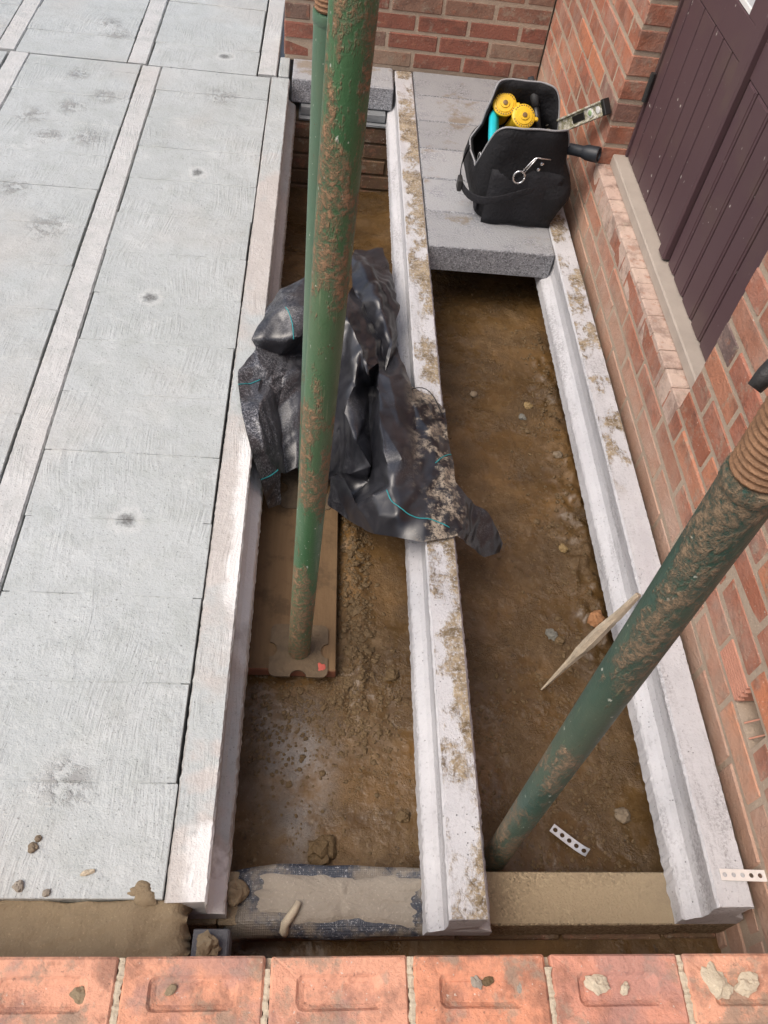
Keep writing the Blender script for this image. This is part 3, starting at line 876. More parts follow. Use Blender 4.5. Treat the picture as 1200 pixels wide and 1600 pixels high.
# damp course strip on its left half, with mortar smeared over
def drape(name, x0, x1, y0, y1, zt, mat, seed, lip=.05, thick=.0025, curl=.0):
    nx, ny = 46, 16
    V = []
    for j in range(ny):
        t = j / (ny - 1)
        for i in range(nx):
            s = i / (nx - 1)
            x = x0 + (x1 - x0) * s
            P = np.array([x * 9, t * 2.2, seed * 1.0])
            y = y0 + (y1 - y0) * t + .006 * float(fbm(P, 2, seed)) * (1 if t < .2 or t > .8 else .3)
            z = zt + .004 * (1 + float(fbm(P * 1.6, 3, seed + 3)))
            if t < .16: z -= (.16 - t) / .16 * lip * (.35 + .65 * max(0, 1 - s * 1.4))
            if s < .14: z -= (.14 - s) ** 2 * curl
            V.append((x, y, z))
    F = [(j * nx + i, j * nx + i + 1, (j + 1) * nx + i + 1, (j + 1) * nx + i) for j in range(ny - 1) for i in range(nx - 1)]
    o = obj(name, pyd(name, V, F), mat, smooth=True)
    md = o.modifiers.new('s', 'SOLIDIFY'); md.thickness = thick; md.offset = 1
    return o
tag(drape('damp_proof_strip', -.118, .292, .335, .462, -.1555, M['dpc'], 3, .03, .0025, 1.2), 'blue-black plastic damp course strip smeared with mortar, at the trench near end', 'plastic strip')
def smear(name, cx, cy, rx, ry, z, h, mat, seed, parent=None, n=36, rough=.3):
    V = [(cx, cy, z + h)]
    rings = 5
    for r in range(1, rings + 1):
        t = r / rings
        for k in range(n):
            a = 2 * math.pi * k / n
            w = 1 + rough * float(fbm(np.array([math.cos(a) * 1.6, math.sin(a) * 1.6, seed * 3.3]), 4, seed))
            ca, sa = math.cos(a), math.sin(a)
            q = (abs(ca) ** 4 + abs(sa) ** 4) ** -.25
            x = cx + ca * rx * t * w * q; y = cy + sa * ry * t * w * q
            zz = z + h * (1 - t ** 4) + h * .35 * float(fbm(np.array([x * 60, y * 60, seed * 1.0]), 3, seed)) * (1 - t ** 6)
            V.append((x, y, zz if r < rings else z - .003))
    F = [(0, 1 + k, 1 + (k + 1) % n) for k in range(n)]
    for r in range(rings - 1):
        for k in range(n):
            a = 1 + r * n + k; b = 1 + r * n + (k + 1) % n
            F.append((a, a + n, b + n, b))
    return obj(name, pyd(name, V, F), mat, parent, smooth=True)
tag(smear('mortar_smear', .118, .400, .172, .049, -.1500, .0085, M['mortar_grey'], 4, None, 120, .34), 'thin grey-brown mortar spread over the damp course strip', 'mortar')
# pale worm of mortar hanging over the strip
tag(tube('mortar_worm', [(.030, .392, -.135), (.022, .376, -.136), (.012, .362, -.138), (.004, .352, -.143), (.003, .342, -.158), (.006, .338, -.172)], [.006, .008, .009, .009, .010, .006], M['mortar_pale'], None, 8), 'pale squeezed string of mortar hanging over the damp course edge', 'mortar')
def rock(x, y, z, r, mat, label, seed, flat=.7, sc=(1, 1, 1), cat='stone', name='stone', rough=.28):
    o = obj(name, rock_mesh(name, r, seed, flat, 3, rough), mat, loc=(x, y, z), rot=(0, 0, seed * 1.3), smooth=False)
    o.scale = sc
    tag(o, label, cat)
    return o
rock(-.098, .410, -.140, .024, M['mortar_wet'], 'tan mortar lump between the edge beam and damp course strip', 31, .8, cat='mortar', name='mortar_lump')

# wet mortar haunch on the left, and the grey block end beside it
def haunch():
    xs = np.linspace(-2.05, -.172, 170); ts = np.linspace(0, 1, 26)
    V = []
    for t in ts:
        for x in xs:
            P = np.array([x * 7, t * 1.3, 2.2])
            e = max(0, (x + .20) / .03)
            y = .246 + (.366 + .006 * float(fbm(P * 2.5, 3, 4)) - .246) * t
            z = -.010 + .009 * float(fbm(P, 3, 6)) + .0025 * float(fbm(P * 9, 2, 2)) - .012 * t * (1 - t)
            z -= .055 * e * e * (.6 + .5 * float(vnoise(P * 4, 3)))
            xx = x + (.010 * float(fbm(np.array([t * 6, 1.0, 3.0]), 3, 9)) if e > 0 else 0)
            V.append((xx, y, z))
    nx, ny = len(xs), len(ts)
    F = [(j * nx + i, j * nx + i + 1, (j + 1) * nx + i + 1, (j + 1) * nx + i) for j in range(ny - 1) for i in range(nx - 1)]
    o = obj('mortar_haunch', pyd('mortar_haunch', V, F), M['mortar_wet'], smooth=True)
    md = o.modifiers.new('s', 'SOLIDIFY'); md.thickness = .11; md.offset = -1
    return tag(o, 'smooth band of wet brown mortar between slab and front bricks', 'mortar')
haunch()
bm = bmesh.new(); box_bm(bm, -.163, -.096, .249, .322, -.12, -.020, .003, .001)
tag(obj('block_offcut', bm, M['slate_dark']), 'small dark grey block offcut at the right end of the mortar band', 'block')
rock(-.135, .288, -.012, .022, M['mortar_wet'], 'crumbly mortar lump on the small dark block offcut', 33, .75, cat='mortar', name='mortar_lump', rough=.45)
# crumbs lying on the slab
for i, (x, y, r, lb_) in enumerate(((-.474, .455, .009, 'lower of two tan mortar crumbs on the slab near the mortar band'), (-.468, .472, .006, 'upper of two tan mortar crumbs on the slab near the mortar band'),
                                (-.483, .388, .010, 'grey mortar crumb at the lower left slab edge'), (-.432, .377, .007, 'small crumb at the slab edge right of the grey crumb'))):
    rock(x, y, r * .3, r, M['mortar_grey'] if i > 1 else M['stone'], lb_, 40 + i, .7, cat='mortar', name='mortar_crumb')
rock(-.365, .412, .003, .009, M['mortar_pale'], 'long pale mortar sliver on the slab near its front edge', 45, .4, (.5, 1.5, 1), 'mortar', 'mortar_crumb')
tag(smear('mortar_smear', -.265, .378, .028, .020, .0005, .004, M['mortar_wet'], 8, rough=.5), 'brown mortar splash on the front right corner of the slab', 'mortar')

# ------------------------------------------------------------------ front brick wall, frogs up
fw = empty('brick_wall', (0, .19, -.3))
tag(fw, 'new salmon brick wall with open frogs at the bottom edge', 'wall')
def frog_brick(seed):
    rng = random.Random(seed)
    L, D, H = .2145, .1025, .065
    bm = bmesh.new()
    def loop(pts, z): return [bm.verts.new((x, y, z + rng.uniform(-.0006, .0006))) for x, y in pts]
    def rr(l, d, r, n=4):
        out = []
        for cx, cy, a0 in ((l / 2 - r, d / 2 - r, 0), (-l / 2 + r, d / 2 - r, 90), (-l / 2 + r, -d / 2 + r, 180), (l / 2 - r, -d / 2 + r, 270)):
            for k in range(n): 
                a = R(a0 + 90 * k / (n - 1)); out.append((cx + r * math.cos(a) + rng.uniform(-.0007, .0007), cy + r * math.sin(a) + rng.uniform(-.0007, .0007)))
        return out
    loops = [loop(rr(L - .002, D - .002, .004), -H), loop(rr(L, D, .004), -H + .003), loop(rr(L, D, .004), -.004), loop(rr(L - .007, D - .007, .004), 0),
             loop(rr(.136, .050, .012), -.0008), loop(rr(.126, .041, .010), -.0060), loop(rr(.110, .029, .008), -.0095)]
    for a, b in zip(loops[:-1], loops[1:]):
        for i in range(len(a)):
            bm.faces.new((a[i], a[(i + 1) % len(a)], b[(i + 1) % len(b)], b[i]))
    bm.faces.new(loops[0][::-1]); bm.faces.new(loops[-1])
    me = bpy.data.meshes.new('brick'); bm.normal_update(); bm.to_mesh(me); bm.free(); me.materials.append(M['brick_top'])
    return me
FB = [frog_brick(s) for s in range(5)]
ftop = .200
joints = [-.2457 + .226 * k for k in range(-8, 6)]
for k, j in enumerate(joints):
    x0, x1 = j + .005, j + .221
    if x1 > .957: x1 = .957
    ln = x1 - x0
    o = obj('brick', FB[k % 5], None, fw, ((x0 + x1) / 2, .1895 - .19 + random.uniform(-.001, .001), ftop + .3 + random.uniform(-.0015, .001)), (random.uniform(-.004, .004), random.uniform(-.003, .003), random.uniform(-.004, .004)))
    o.scale.x = ln / .2145
    JV = []
    for t in range(25):
        yy = .139 - .19 + .0995 * t / 24
        q = np.array([t * .55, k * 7.7, 1.0]); wl, wr_ = .0052 + .0030 * float(fbm(q, 3, 2)), .0052 + .0030 * float(fbm(q, 3, 3))
        zz = ftop + .3 - .0025 + .0028 * float(fbm(q * 1.3, 3, 4)) - (.012 if (t > 20 and k % 2) else 0)
        JV += [(j - wl, yy, ftop - .068 + .3), (j - wl, yy, zz - .001), (j, yy, zz), (j + wr_, yy, zz - .001), (j + wr_, yy, ftop - .068 + .3)]
    JF = [(t * 5 + i, t * 5 + i + 1, t * 5 + i + 6, t * 5 + i + 5) for t in range(24) for i in range(4)] + [(0, 1, 2, 3, 4), (124, 123, 122, 121, 120)]
    obj('mortar_joint', pyd('mortar_joint', JV, JF), M['mortar_pale'], fw)
for c in range(1, 7):
    z = ftop - .065 - .075 * c
    off = -.1125 if c % 2 else 0
    for k in range(-8, 6):
        x0 = -.2457 + .226 * k + off + .005; x1 = min(x0 + .2145, .957)
        if x1 - x0 < .04: continue
        me = brick_var(x1 - x0, 'brick_top')
        obj('brick', me, None, fw, ((x0 + x1) / 2, 0, z + .0325 + .3))
bm = bmesh.new(); box_bm(bm, -2.04, .953, .146 - .19, .233 - .19, -.02, ftop - .069 + .3)
obj('mortar_core', bm, M['mortar_mud'], fw)
# mortar left in the frogs
lum = [(-.300, .190, .013, 'mortar_wet', 'mortar crumbs in the frog of the leftmost brick of the front wall'), (-.166, .196, .008, 'mortar_wet', 'small dark mortar bit in the frog of the second front brick'),
       (.312, .203, .010, 'mortar_grey', 'grey mortar bit at the left of the fourth brick frog'), (.330, .202, .009, 'clod', 'dark crumb in the middle of the fourth brick frog'), (.385, .192, .008, 'mortar_grey', 'grey mortar bit at the right of the fourth brick frog'),
       (.512, .198, .017, 'mortar_pale', 'pale mortar lump in the frog of the fifth front brick'), (.556, .191, .009, 'mortar_pale', 'smaller pale mortar bit right of the lump in the fifth frog'),
       (.712, .198, .030, 'mortar_pale', 'large pale mortar lump filling the frog of the rightmost front brick'), (.765, .196, .020, 'mortar_pale', 'second pale mortar lump in the rightmost frog, at the frame edge')]
for i, (x, y, r, mt, l) in enumerate(lum):
    rock(x, y, ftop - .006, r * .85, M[mt], l, 60 + i, .42, (1.25, .85, 1), 'mortar', 'mortar_lump', .4)

# ------------------------------------------------------------------ scaffold board and props
bm = bmesh.new(); box_bm(bm, -.1215, .1035, .952, 2.30, -.263, -.225, .003, .001)
tag(obj('scaffold_board', bm, M['timber']), 'muddy timber scaffold board on the trench floor under two green props', 'board')
def plate_bm(s=.148, t=.006):
    """square base plate with round bites in each side and bolt holes"""
    bm = bmesh.new(); h = s / 2; pts = []
    n = 7; br = .021
    for q in range(4):
        a = q * math.pi / 2
        side = []
        side.append((h, -h + .016)); 
        for k in range(n):
            b = -math.pi / 2 - math.pi * k / (n - 1)
            side.append((h + br * .9 * math.cos(b) * 1 + 0.0, br * math.sin(b)))
        side.append((h, h - .016))
        for k in range(1, 3):
            b = math.pi / 2 * k / 3
            side.append((h - .016 + .016 * math.cos(b), h - .016 + .016 * math.sin(b)))
        for x, y in side: pts.append((x * math.cos(a) - y * math.sin(a), x * math.sin(a) + y * math.cos(a)))
    lo = [bm.verts.new((x, y, 0)) for x, y in pts]; up = [bm.verts.new((x, y, t)) for x, y in pts]
    for i in range(len(pts)): bm.faces.new((lo[i], lo[(i + 1) % len(pts)], up[(i + 1) % len(pts)], up[i]))
    bm.faces.new(up); bm.faces.new(lo[::-1])
    return bm
def prop(base, top, ztube, label, mat, plate=True, mark=False, H=2.42, handle=False, rot=0.0, inner='green'):
    base = Vector(base); d = (Vector(top) - base).normalized()
    root = empty('steel_prop', base); q = Vector((0, 0, 1)).rotation_difference(d)
    root.rotation_mode = 'QUATERNION'; root.rotation_quaternion = q @ Matrix.Rotation(rot, 3, 'Z').to_quaternion()
    tag(root, label, 'prop', 'green adjustable steel props')
    if plate:
        bm = plate_bm()
        for sx in (-1, 1):
            for sy in (-1, 1):
                bmesh.ops.create_cone(bm, cap_ends=True, segments=10, radius1=.0062, radius2=.0062, depth=.002, matrix=Matrix.Translation((sx * .045, sy * .05, .0062)))
        pl = obj('base_plate', bm, M['rust_plate'], root)
        if mark:
            o = smear('paint_mark', .058, -.046, .011, .013, .0062, .0008, M['red_mark'], 5, root, 16, .5)
    L = (ztube - base.z) / d.z
    lathe('outer_tube', [(.0279, .004), (.0279, L)], M[mat], root, 28)
    # rolled thread on the top of the outer tube
    prof = []; z = L + .0005; k = 0
    lathe('collar', [(.0282, L - .012), (.0296, L - .010), (.0296, L + .004), (.0288, L + .006)], M[mat], root, 28)
    turns = 22; n = 20; pitch = .0078; V = []; F = []
    cr_ = [(.0252, 0), (.0258, .0022), (.0278, .0036), (.0278, .0048), (.0258, .0062)]
    rows = []
    for t in range(turns * n + 1):
        a = 2 * math.pi * t / n
        row = []
        for r, dz in cr_:
            row.append(len(V)); V.append((r * math.cos(a), r * math.sin(a), L + .003 + dz + pitch * t / n))
        rows.append(row)
    for t in range(len(rows) - 1):
        for j in range(len(cr_) - 1):
            F.append((rows[t][j], rows[t + 1][j], rows[t + 1][j + 1], rows[t][j + 1]))
        if t + n + 1 < len(rows): F.append((rows[t][-1], rows[t + 1][-1], rows[t + 1 + n][0], rows[t + n][0]))
    obj('thread', pyd('thread', V, F), M['thread'], root, smooth=True)
    Lt = L + turns * pitch
    lathe('adjusting_nut', [(.031, Lt - .035), (.044, Lt - .033), (.046, Lt - .02), (.044, Lt - .002), (.030, Lt)], M['handle_black'], root, 20)
    lathe('inner_tube', [(.0224, Lt - .01), (.0224, H - base.z)], M[inner], root, 24)
    bm = plate_bm(); bmesh.ops.translate(bm, verts=bm.verts, vec=(0, 0, H - base.z)); obj('head_plate', bm, M['rust_plate'], root)
    V, F = tube_data([(-.05, 0, Lt + .10), (.05, 0, Lt + .10)], .006, 8)
    obj('pin', pyd('pin', V, F), M['metal_dark'], root, smooth=True)
    return root, L, Lt
prop((.0075, 1.005, -.225), (.029, .994, 1.30), 1.62, 'front green steel prop with red-brown scrapes and red-marked foot plate', 'green', True, True)
prop((.010, 1.539, -.225), (.006, 1.485, 1.107), 1.092, 'paler green steel prop hidden close behind the front prop', 'green_pale', True, False, inner='green_pale')
rc, Lc, Ltc = prop((.469, .5055, -.285), (.396, .455, 1.025), 1.165, 'dark green muddy steel prop leaning in the right trench, thread showing', 'green_dark', True, False, inner='green_dark')
hp = [(.402, .536, 1.188), (.409, .541, 1.20), (.44, .56, 1.25), (.445, .545, 1.30)]
inv = rc.matrix_basis.inverted()
V, F = tube_data([inv @ Vector(p) for p in hp], [.0075, .0095, .0095, .0095], 12)
obj('handle', pyd('handle', V, F), M['handle_black'], rc, smooth=True)

# ------------------------------------------------------------------ crumpled black sheet: creases and flat panels set point by point (name x y z)
SHEET_V = """A -0.019 2.158 0.060;A2 0.035 2.153 0.050;B -0.101 2.080 0.075;C -0.132 2.004 0.060;D -0.143 1.948 0.055;E -0.178 1.875 0.045;E2 -0.159 1.864 0.020;H1 -0.076 1.954 0.105
H2 -0.014 1.966 0.110;H3 0.043 1.974 0.100;R1 -0.044 1.866 0.060;R2 -0.010 1.919 0.050;R3 0.047 1.926 0.040;S -0.093 1.883 -0.020;S2 -0.022 1.935 -0.060;S3 0.053 1.965 -0.080
G -0.202 1.756 0.030;Q -0.107 1.762 0.000;Q0 -0.143 1.792 0.030;H -0.202 1.737 0.020;P -0.110 1.748 -0.020;I -0.182 1.610 0.015;I2 -0.136 1.599 0.030;O -0.088 1.625 -0.050
J -0.145 1.471 0.006;J2 -0.106 1.488 -0.010;K -0.115 1.419 -0.060;N -0.066 1.482 -0.090;L -0.095 1.407 -0.160;M -0.059 1.430 -0.170;T1 -0.081 1.791 -0.020;T2 -0.032 1.826 -0.020
T3 -0.028 1.756 -0.060;T4 -0.025 1.553 -0.150;T5 -0.056 1.541 -0.165;T6 -0.086 1.712 -0.080;P1 0.057 1.804 -0.100;P2 0.064 1.605 -0.160;P3 0.060 1.538 -0.190;k0 0.109 2.082 0.070
k1 0.151 2.013 0.060;k2 0.190 1.896 0.050;k3 0.202 1.825 0.030;d1 0.108 1.915 0.100;d2 0.144 1.830 0.085;d3 0.167 1.739 0.050;d4 0.103 1.847 0.020;d5 0.129 1.738 0.010
d6 0.104 1.659 -0.020;e1 0.192 1.806 -0.050;a 0.132 2.472 -0.030;b 0.234 2.486 -0.040;c 0.256 2.339 -0.030;d 0.275 2.114 -0.010;e 0.264 1.963 -0.020;f 0.226 1.840 -0.020
g 0.208 1.967 0.000;h 0.167 2.083 0.010;i 0.124 2.185 0.020;j 0.123 2.327 0.000;m1 0.183 2.274 0.030;m2 0.236 2.192 0.030;m3 0.208 2.078 0.050;m4 0.245 1.926 0.020
s1 0.275 1.865 0.000;s2 0.292 1.791 0.012;r1 0.195 1.772 0.045;r2 0.230 1.745 0.050;r3 0.186 1.702 0.050;r4 0.243 1.639 0.060;r5 0.192 1.602 0.055;r6 0.251 1.570 0.065
r7 0.279 1.528 0.055;r8 0.205 1.457 0.060;r9 0.250 1.413 0.075;r10 0.219 1.343 0.050;r11 0.208 1.527 0.060;w1 0.186 1.715 -0.080;w2 0.190 1.562 -0.100;w3 0.139 1.560 -0.030
w4 0.094 1.668 -0.080;w5 0.098 1.573 -0.120;w6 0.182 1.491 -0.055;w7 0.124 1.499 -0.100;w8 0.180 1.488 -0.120;w9 0.093 1.543 -0.150;w10 0.141 1.449 -0.140;l1 0.071 1.503 -0.120
l2 0.110 1.463 -0.080;l3 0.140 1.349 -0.045;l4 0.174 1.278 -0.070;l5 0.126 1.349 -0.120;l6 0.068 1.430 -0.160;t2 0.178 1.332 0.020;t4 0.189 1.250 -0.040;t5 0.242 1.223 -0.015
t6 0.305 1.195 0.008;t7 0.393 1.221 0.008;u1 0.191 1.278 0.010;u2 0.243 1.251 0.030;c0 0.314 1.444 0.035;c1 0.320 1.321 0.035;c2 0.359 1.408 0.022;n1 0.289 1.732 0.020
n2 0.346 1.731 0.016;n3 0.394 1.673 0.010;n4 0.399 1.525 0.010;n5 0.403 1.398 0.008;n6 0.435 1.369 -0.010;n7 0.417 1.264 -0.010;n8 0.301 1.562 0.030;m8 0.342 1.584 0.030
o1 0.487 1.358 -0.050;o2 0.525 1.325 -0.090;o3 0.550 1.295 -0.120;o4 0.541 1.272 -0.130;o5 0.488 1.233 -0.100;o6 0.436 1.232 -0.050"""
SHEET_F = """C B H1 D;B A H2 H1;A A2 H3 H2;D H1 R1 E;H1 H2 R2 R1;H2 H3 R3 R2;E R1 S E2;R1 R2 S2 S;R2 R3 S3 S2;E2 S Q Q0;E2 Q0 G;H G Q0;H Q0 Q P;H P I2 I;P O J2 I2;I I2 J2 J;O N J2;J J2 N K;K N M L
Q S T2 T1;S S2 T2;T1 T2 T3 T6;T6 T3 T4 T5;P Q T1 T6;P T6 O;O T6 T5 N;S2 S3 P1 T2;T2 P1 P2 T3;T3 P2 P3 T4
A2 k0 d1 H3;k0 k1 d2 d1;k1 k2 d2;k2 k3 d3 d2;H3 d1 d4 R3;d1 d2 d5 d4;d2 d3 e1 d5;R3 d4 P1 S3;d4 d5 d6 P1
j a m1;a b c m1;m1 c m2;j m1 m3 i;m1 m2 m3;m2 c d;m2 d m3;i m3 h;h m3 m4 g;m3 d e m4;g m4 f;m4 e f;k0 i h k1;k1 h g k2;k2 g f k3
f e s1;f s1 s2 r2;k3 f r2 r1;r1 r2 r4 r3;r3 r4 r6 r5;r5 r6 r11;r6 r7 r9 r11;r5 r11 r8;r11 r9 r10 r8
k3 r1 r3 e1;e1 r3 r5 w1;w1 r5 r8 w2;k3 e1 d3;d5 e1 w3 d6;e1 w1 w3;w1 w2 w6 w3;d6 w3 w5 w4;w3 w6 w7 w5;w6 w8 w7;w2 r8 r10 w8;w2 w8 w6;P1 d6 w4 P2;P2 w4 w5 P3;w5 w7 w9;w7 w8 w10 w9;P3 w5 w9
w9 l2 l1;l1 l2 l3 l5;l1 l5 l6;l3 l4 l5;w9 w10 l3 l2;w10 w8 t2 l3;w8 r10 t2;l3 t2 u1 t4;l3 t4 l4;t2 r10 u2 u1;u1 u2 t5 t4;r10 c1 u2;u2 c1 t6 t5
r9 r7 c0;r9 c0 c1 r10;c0 c2 c1;r2 s2 n1 r4;r4 n1 n8 r6;r6 n8 r7;n1 n2 m8 n8;n2 n3 n4 m8;n8 m8 c0 r7;m8 n4 c2 c0;n4 n5 c2;c2 n5 n6 c1;c1 n6 n7;c1 n7 t7 t6;n6 o1 o6 n7;n7 o6 t7;o1 o2 o5 o6;o2 o3 o4 o5"""
def build_sheet():
    from mathutils.bvhtree import BVHTree
    bm = bmesh.new(); V = {}
    for t in SHEET_V.replace('\n', ';').split(';'):
        k, x, y, z = t.split(); V[k] = bm.verts.new((float(x), float(y), float(z)))
    for t in SHEET_F.replace('\n', ';').split(';'):
        bm.faces.new([V[k] for k in t.split()])
    bmesh.ops.recalc_face_normals(bm, faces=bm.faces)
    if sum(f.normal.z * f.calc_area() for f in bm.faces) < 0: bmesh.ops.reverse_faces(bm, faces=bm.faces)
    cl = bm.edges.layers.float.new('crease_edge')
    rng = random.Random(5)
    for e in bm.edges: e[cl] = rng.choice((.35, .6, .85, 1.0)) if len(e.link_faces) == 2 else 1.0
    o = obj('plastic_sheet', bm, M['sheet'])
    md = o.modifiers.new('sub', 'SUBSURF'); md.levels = 4; md.render_levels = 4
    dg = bpy.context.evaluated_depsgraph_get()
    me = bpy.data.meshes.new_from_object(o.evaluated_get(dg))
    o.modifiers.clear(); o.data = me
    n = len(me.vertices); P = np.zeros(n * 3); me.vertices.foreach_get('co', P); P = P.reshape(-1, 3)
    Nn = np.array([v.normal[:] for v in me.vertices])
    rg = np.random.RandomState(3)
    tri = lambda t: np.abs((t % 1) * 2 - 1) * 2 - 1
    W = P + .02 * np.stack([fbm(P * 7, 2, 5), fbm(P * 7, 2, 6), fbm(P * 7, 2, 7)], -1)
    dsp = 0
    for k in range(7):        # small sharp secondary creases
        dr = rg.randn(3); dr /= np.linalg.norm(dr)
        fr = (6, 8, 11, 14, 19, 25, 34)[k]; am = (.0072, .0066, .0055, .0042, .0030, .0020, .0012)[k]
        msk = np.clip(.35 + 1.2 * fbm(P * 5 + 7 * k, 2, 30 + k), 0, 1)
        dsp = dsp + am * msk * tri(fr * (W @ dr) + rg.rand())
    P = P + Nn * dsp[:, None]
    P[:, 2] += .004
    for c in (-.181, .351):   # keep it lying on, not in, the beams
        ins = (np.abs(P[:, 0] - c) < .043) & (P[:, 2] < .006) & (P[:, 2] > -.03)
        P[ins, 2] = .006
    me.vertices.foreach_set('co', P.ravel()); me.update()
    me.polygons.foreach_set('use_smooth', [True] * len(me.polygons))
    me.set_sharp_from_angle(angle=R(30))
    tag(o, 'crumpled black polythene sheet heaped over the beam behind the green props', 'plastic sheet')
    bv = BVHTree.FromPolygons([Vector(p) for p in P], [tuple(f.vertices) for f in me.polygons])
    for ln in ([(-.075, 1.96, .1), (-.057, 1.909, .09), (-.051, 1.871, .06)], [(-.199, 1.708, .02), (-.172, 1.725, .02), (-.14, 1.748, .02)], [(-.112, 1.424, -.05), (-.095, 1.454, -.07), (-.08, 1.485, -.08)],
               [(.208, 1.33, .05), (.225, 1.30, .04), (.253, 1.274, .035), (.287, 1.261, .03), (.331, 1.26, .02), (.376, 1.247, .01)], [(.347, 1.442, .03), (.367, 1.47, .02), (.395, 1.494, .01)]):
        q = catmull(np.array(ln)[:, None, :], 24)[:, 0, :]
        pts = []
        for p in q:
            hit, nr_, _, _ = bv.find_nearest(Vector(p))
            if nr_.z < 0: nr_ = -nr_
            pts.append(hit + nr_ * .0008)
        tube('tracer_thread', pts, .0017, M['cyan_thread'], o, 5)
def catmull(P, m):
    """resample array (n, k, 3) along axis 0 to m samples"""
    n = len(P); t = np.linspace(0, n - 1, m); i = np.clip(t.astype(int), 0, n - 2); f = (t - i)[:, None, None]
    g = lambda k: P[np.clip(k, 0, n - 1)]
    a, b, c, d = g(i - 1), g(i), g(i + 1), g(i + 2)
    return 0.5 * (2 * b + (c - a) * f + (2 * a - 5 * b + 4 * c - d) * f ** 2 + (3 * b - a - 3 * c + d) * f ** 3)
build_sheet()

# ------------------------------------------------------------------ tool bag and what is in it
def bag():
    root = empty('tool_bag', (.72, 2.83, .002))
    tag(root, 'open black canvas tool bag with silver clip standing on the loose blocks', 'bag')
    n = 64; hx, hy = .158, .182
    def ring(t, inset=0.0):
        out = []
        for k in range(n):
            a = 2 * math.pi * k / n; c, s = math.cos(a), math.sin(a); e = .42
            x = (hx - inset) * math.copysign(abs(c) ** e, c); y = (hy - inset) * math.copysign(abs(s) ** e, s)
            out.append((x, y))
        return out
    def height(a):
        s = abs(math.sin(a)); f = max(0, min(1, (s - .22) / .78)); f = (1 - (1 - f) ** 2.2) ** .75 if f > 0 else 0
        return .165 + (.185 if math.sin(a) < 0 else .190) * f
    rows = 12; V = []; 
    for lay, ins in ((0, 0.0), (1, .010)):
        base = ring(0, ins)
        for r in range(rows + 1):
            t = r / rows
            if lay: t = 1 - t
            for k in range(n):
                a = 2 * math.pi * k / n
                x, y = base[k]
                z = height(a) * t if not lay else .012 + (height(a) - .012) * t
                zz = z / .35
                bul = 1 + .10 * math.sin(min(1, z / .22) * math.pi)
                y2 = y * bul * (1 - .10 * zz * (1 if y > 0 else .3)); x2 = x * bul * (1 - .16 * max(0, zz - .45) * 1.6)
                wr = .009 * float(vnoise(np.array([x * 18, y * 18, z * 16 + lay * .05]), 5)) + .016 * float(vnoise(np.array([x * 7, y * 7, z * 8]), 8))
                V.append((x2 * (1 + wr * 6), y2 * (1 + wr * 6), z + (.003 if lay == 0 and t == 0 else 0)))
    F = []
    R2 = 2 * (rows + 1)
    for r in range(R2 - 1):
        for k in range(n):
            F.append((r * n + k, r * n + (k + 1) % n, (r + 1) * n + (k + 1) % n, (r + 1) * n + k))
    F.append(tuple(range(n))[::-1]); F.append(tuple((R2 - 1) * n + k for k in range(n)))
    body = obj('body', pyd('body', V, F), M['fabric'], root, smooth=True)
    rim = [Vector(V[rows * n + k]) + Vector((0, 0, .002)) for k in range(n)] ; rim.append(rim[0])
    tube('piping', rim, .0035, M['piping'], body, 6)
    # front pocket panel
    W = 13; Hh = 8; PV = []
    for j in range(Hh + 1):
        for i in range(W + 1):
            u = i / W * 2 - 1; v = j / Hh
            y = -.178 - .022 * (1 - u ** 4) * (math.sin(math.pi * min(1, v * .9 + .12)) ** .6) - .003 * math.sin(u * 7)
            PV.append((u * .128, y, .006 + v * .205 - .012 * u * u))
    PF = [(j * (W + 1) + i, j * (W + 1) + i + 1, (j + 1) * (W + 1) + i + 1, (j + 1) * (W + 1) + i) for j in range(Hh) for i in range(W)]
    pk = obj('front_pocket', pyd('front_pocket', PV, PF), M['fabric_grey'], root, smooth=True)
    md = pk.modifiers.new('s', 'SOLIDIFY'); md.thickness = .006
    # webbing strap round the left front corner
    sp = [(.03, -.222, .170), (-.05, -.232, .140), (-.12, -.232, .112), (-.185, -.205, .100), (-.222, -.13, .110), (-.215, -.05, .150), (-.178, .02, .178)]
    SV = []
    for p in sp:
        for dz in (-.016, .016): SV.append((p[0], p[1], p[2] + dz))
    st = obj('strap', pyd('strap', SV, [(2 * i, 2 * i + 2, 2 * i + 3, 2 * i + 1) for i in range(len(sp) - 1)]), M['fabric_grey'], root, smooth=True)
    md = st.modifiers.new('s', 'SOLIDIFY'); md.thickness = .004
    md = st.modifiers.new('b', 'SUBSURF'); md.levels = 2; md.render_levels = 2
    bm = bmesh.new(); box_bm(bm, -.230, -.214, -.15, -.11, .090, .134, .003); obj('buckle', bm, M['handle_black'], root)
    # wire clip with its ring
    cl = [(.060, -.192, .262), (.015, -.196, .266), (.004, -.197, .262), (-.012, -.199, .240), (-.028, -.202, .215)]
    c1 = tube('clip', cl, .0028, M['chrome'], root, 8)
    tube('wire', [(.010, -.198, .262), (-.004, -.200, .240), (-.020, -.203, .213)], .0022, M['chrome'], c1, 8)
    rg = [(-.036 + .020 * math.cos(a), -.205, .196 + .022 * math.sin(a)) for a in np.linspace(0, 2 * math.pi, 25)]
    tube('ring', rg, .0032, M['chrome'], c1, 8)
    for (x, z) in ((.035, .243), (.028, .222)):
        lathe('rivet', [(.006, 0), (.006, .002), (.003, .004)], M['chrome'], root, 12, (x, -.190, z), (R(90), 0, 0))
    # white stitched curves on the side pocket
    for dx, yy, zz in ((0, -.10, .10), (0, -.03, .12)):
        arc = [(-.150, yy + .035 * math.cos(a), zz + .055 * math.sin(a)) for a in np.linspace(.2, 3.0, 14)]
        tube('stitching', arc, .0016, M['piping_white'], root, 5)
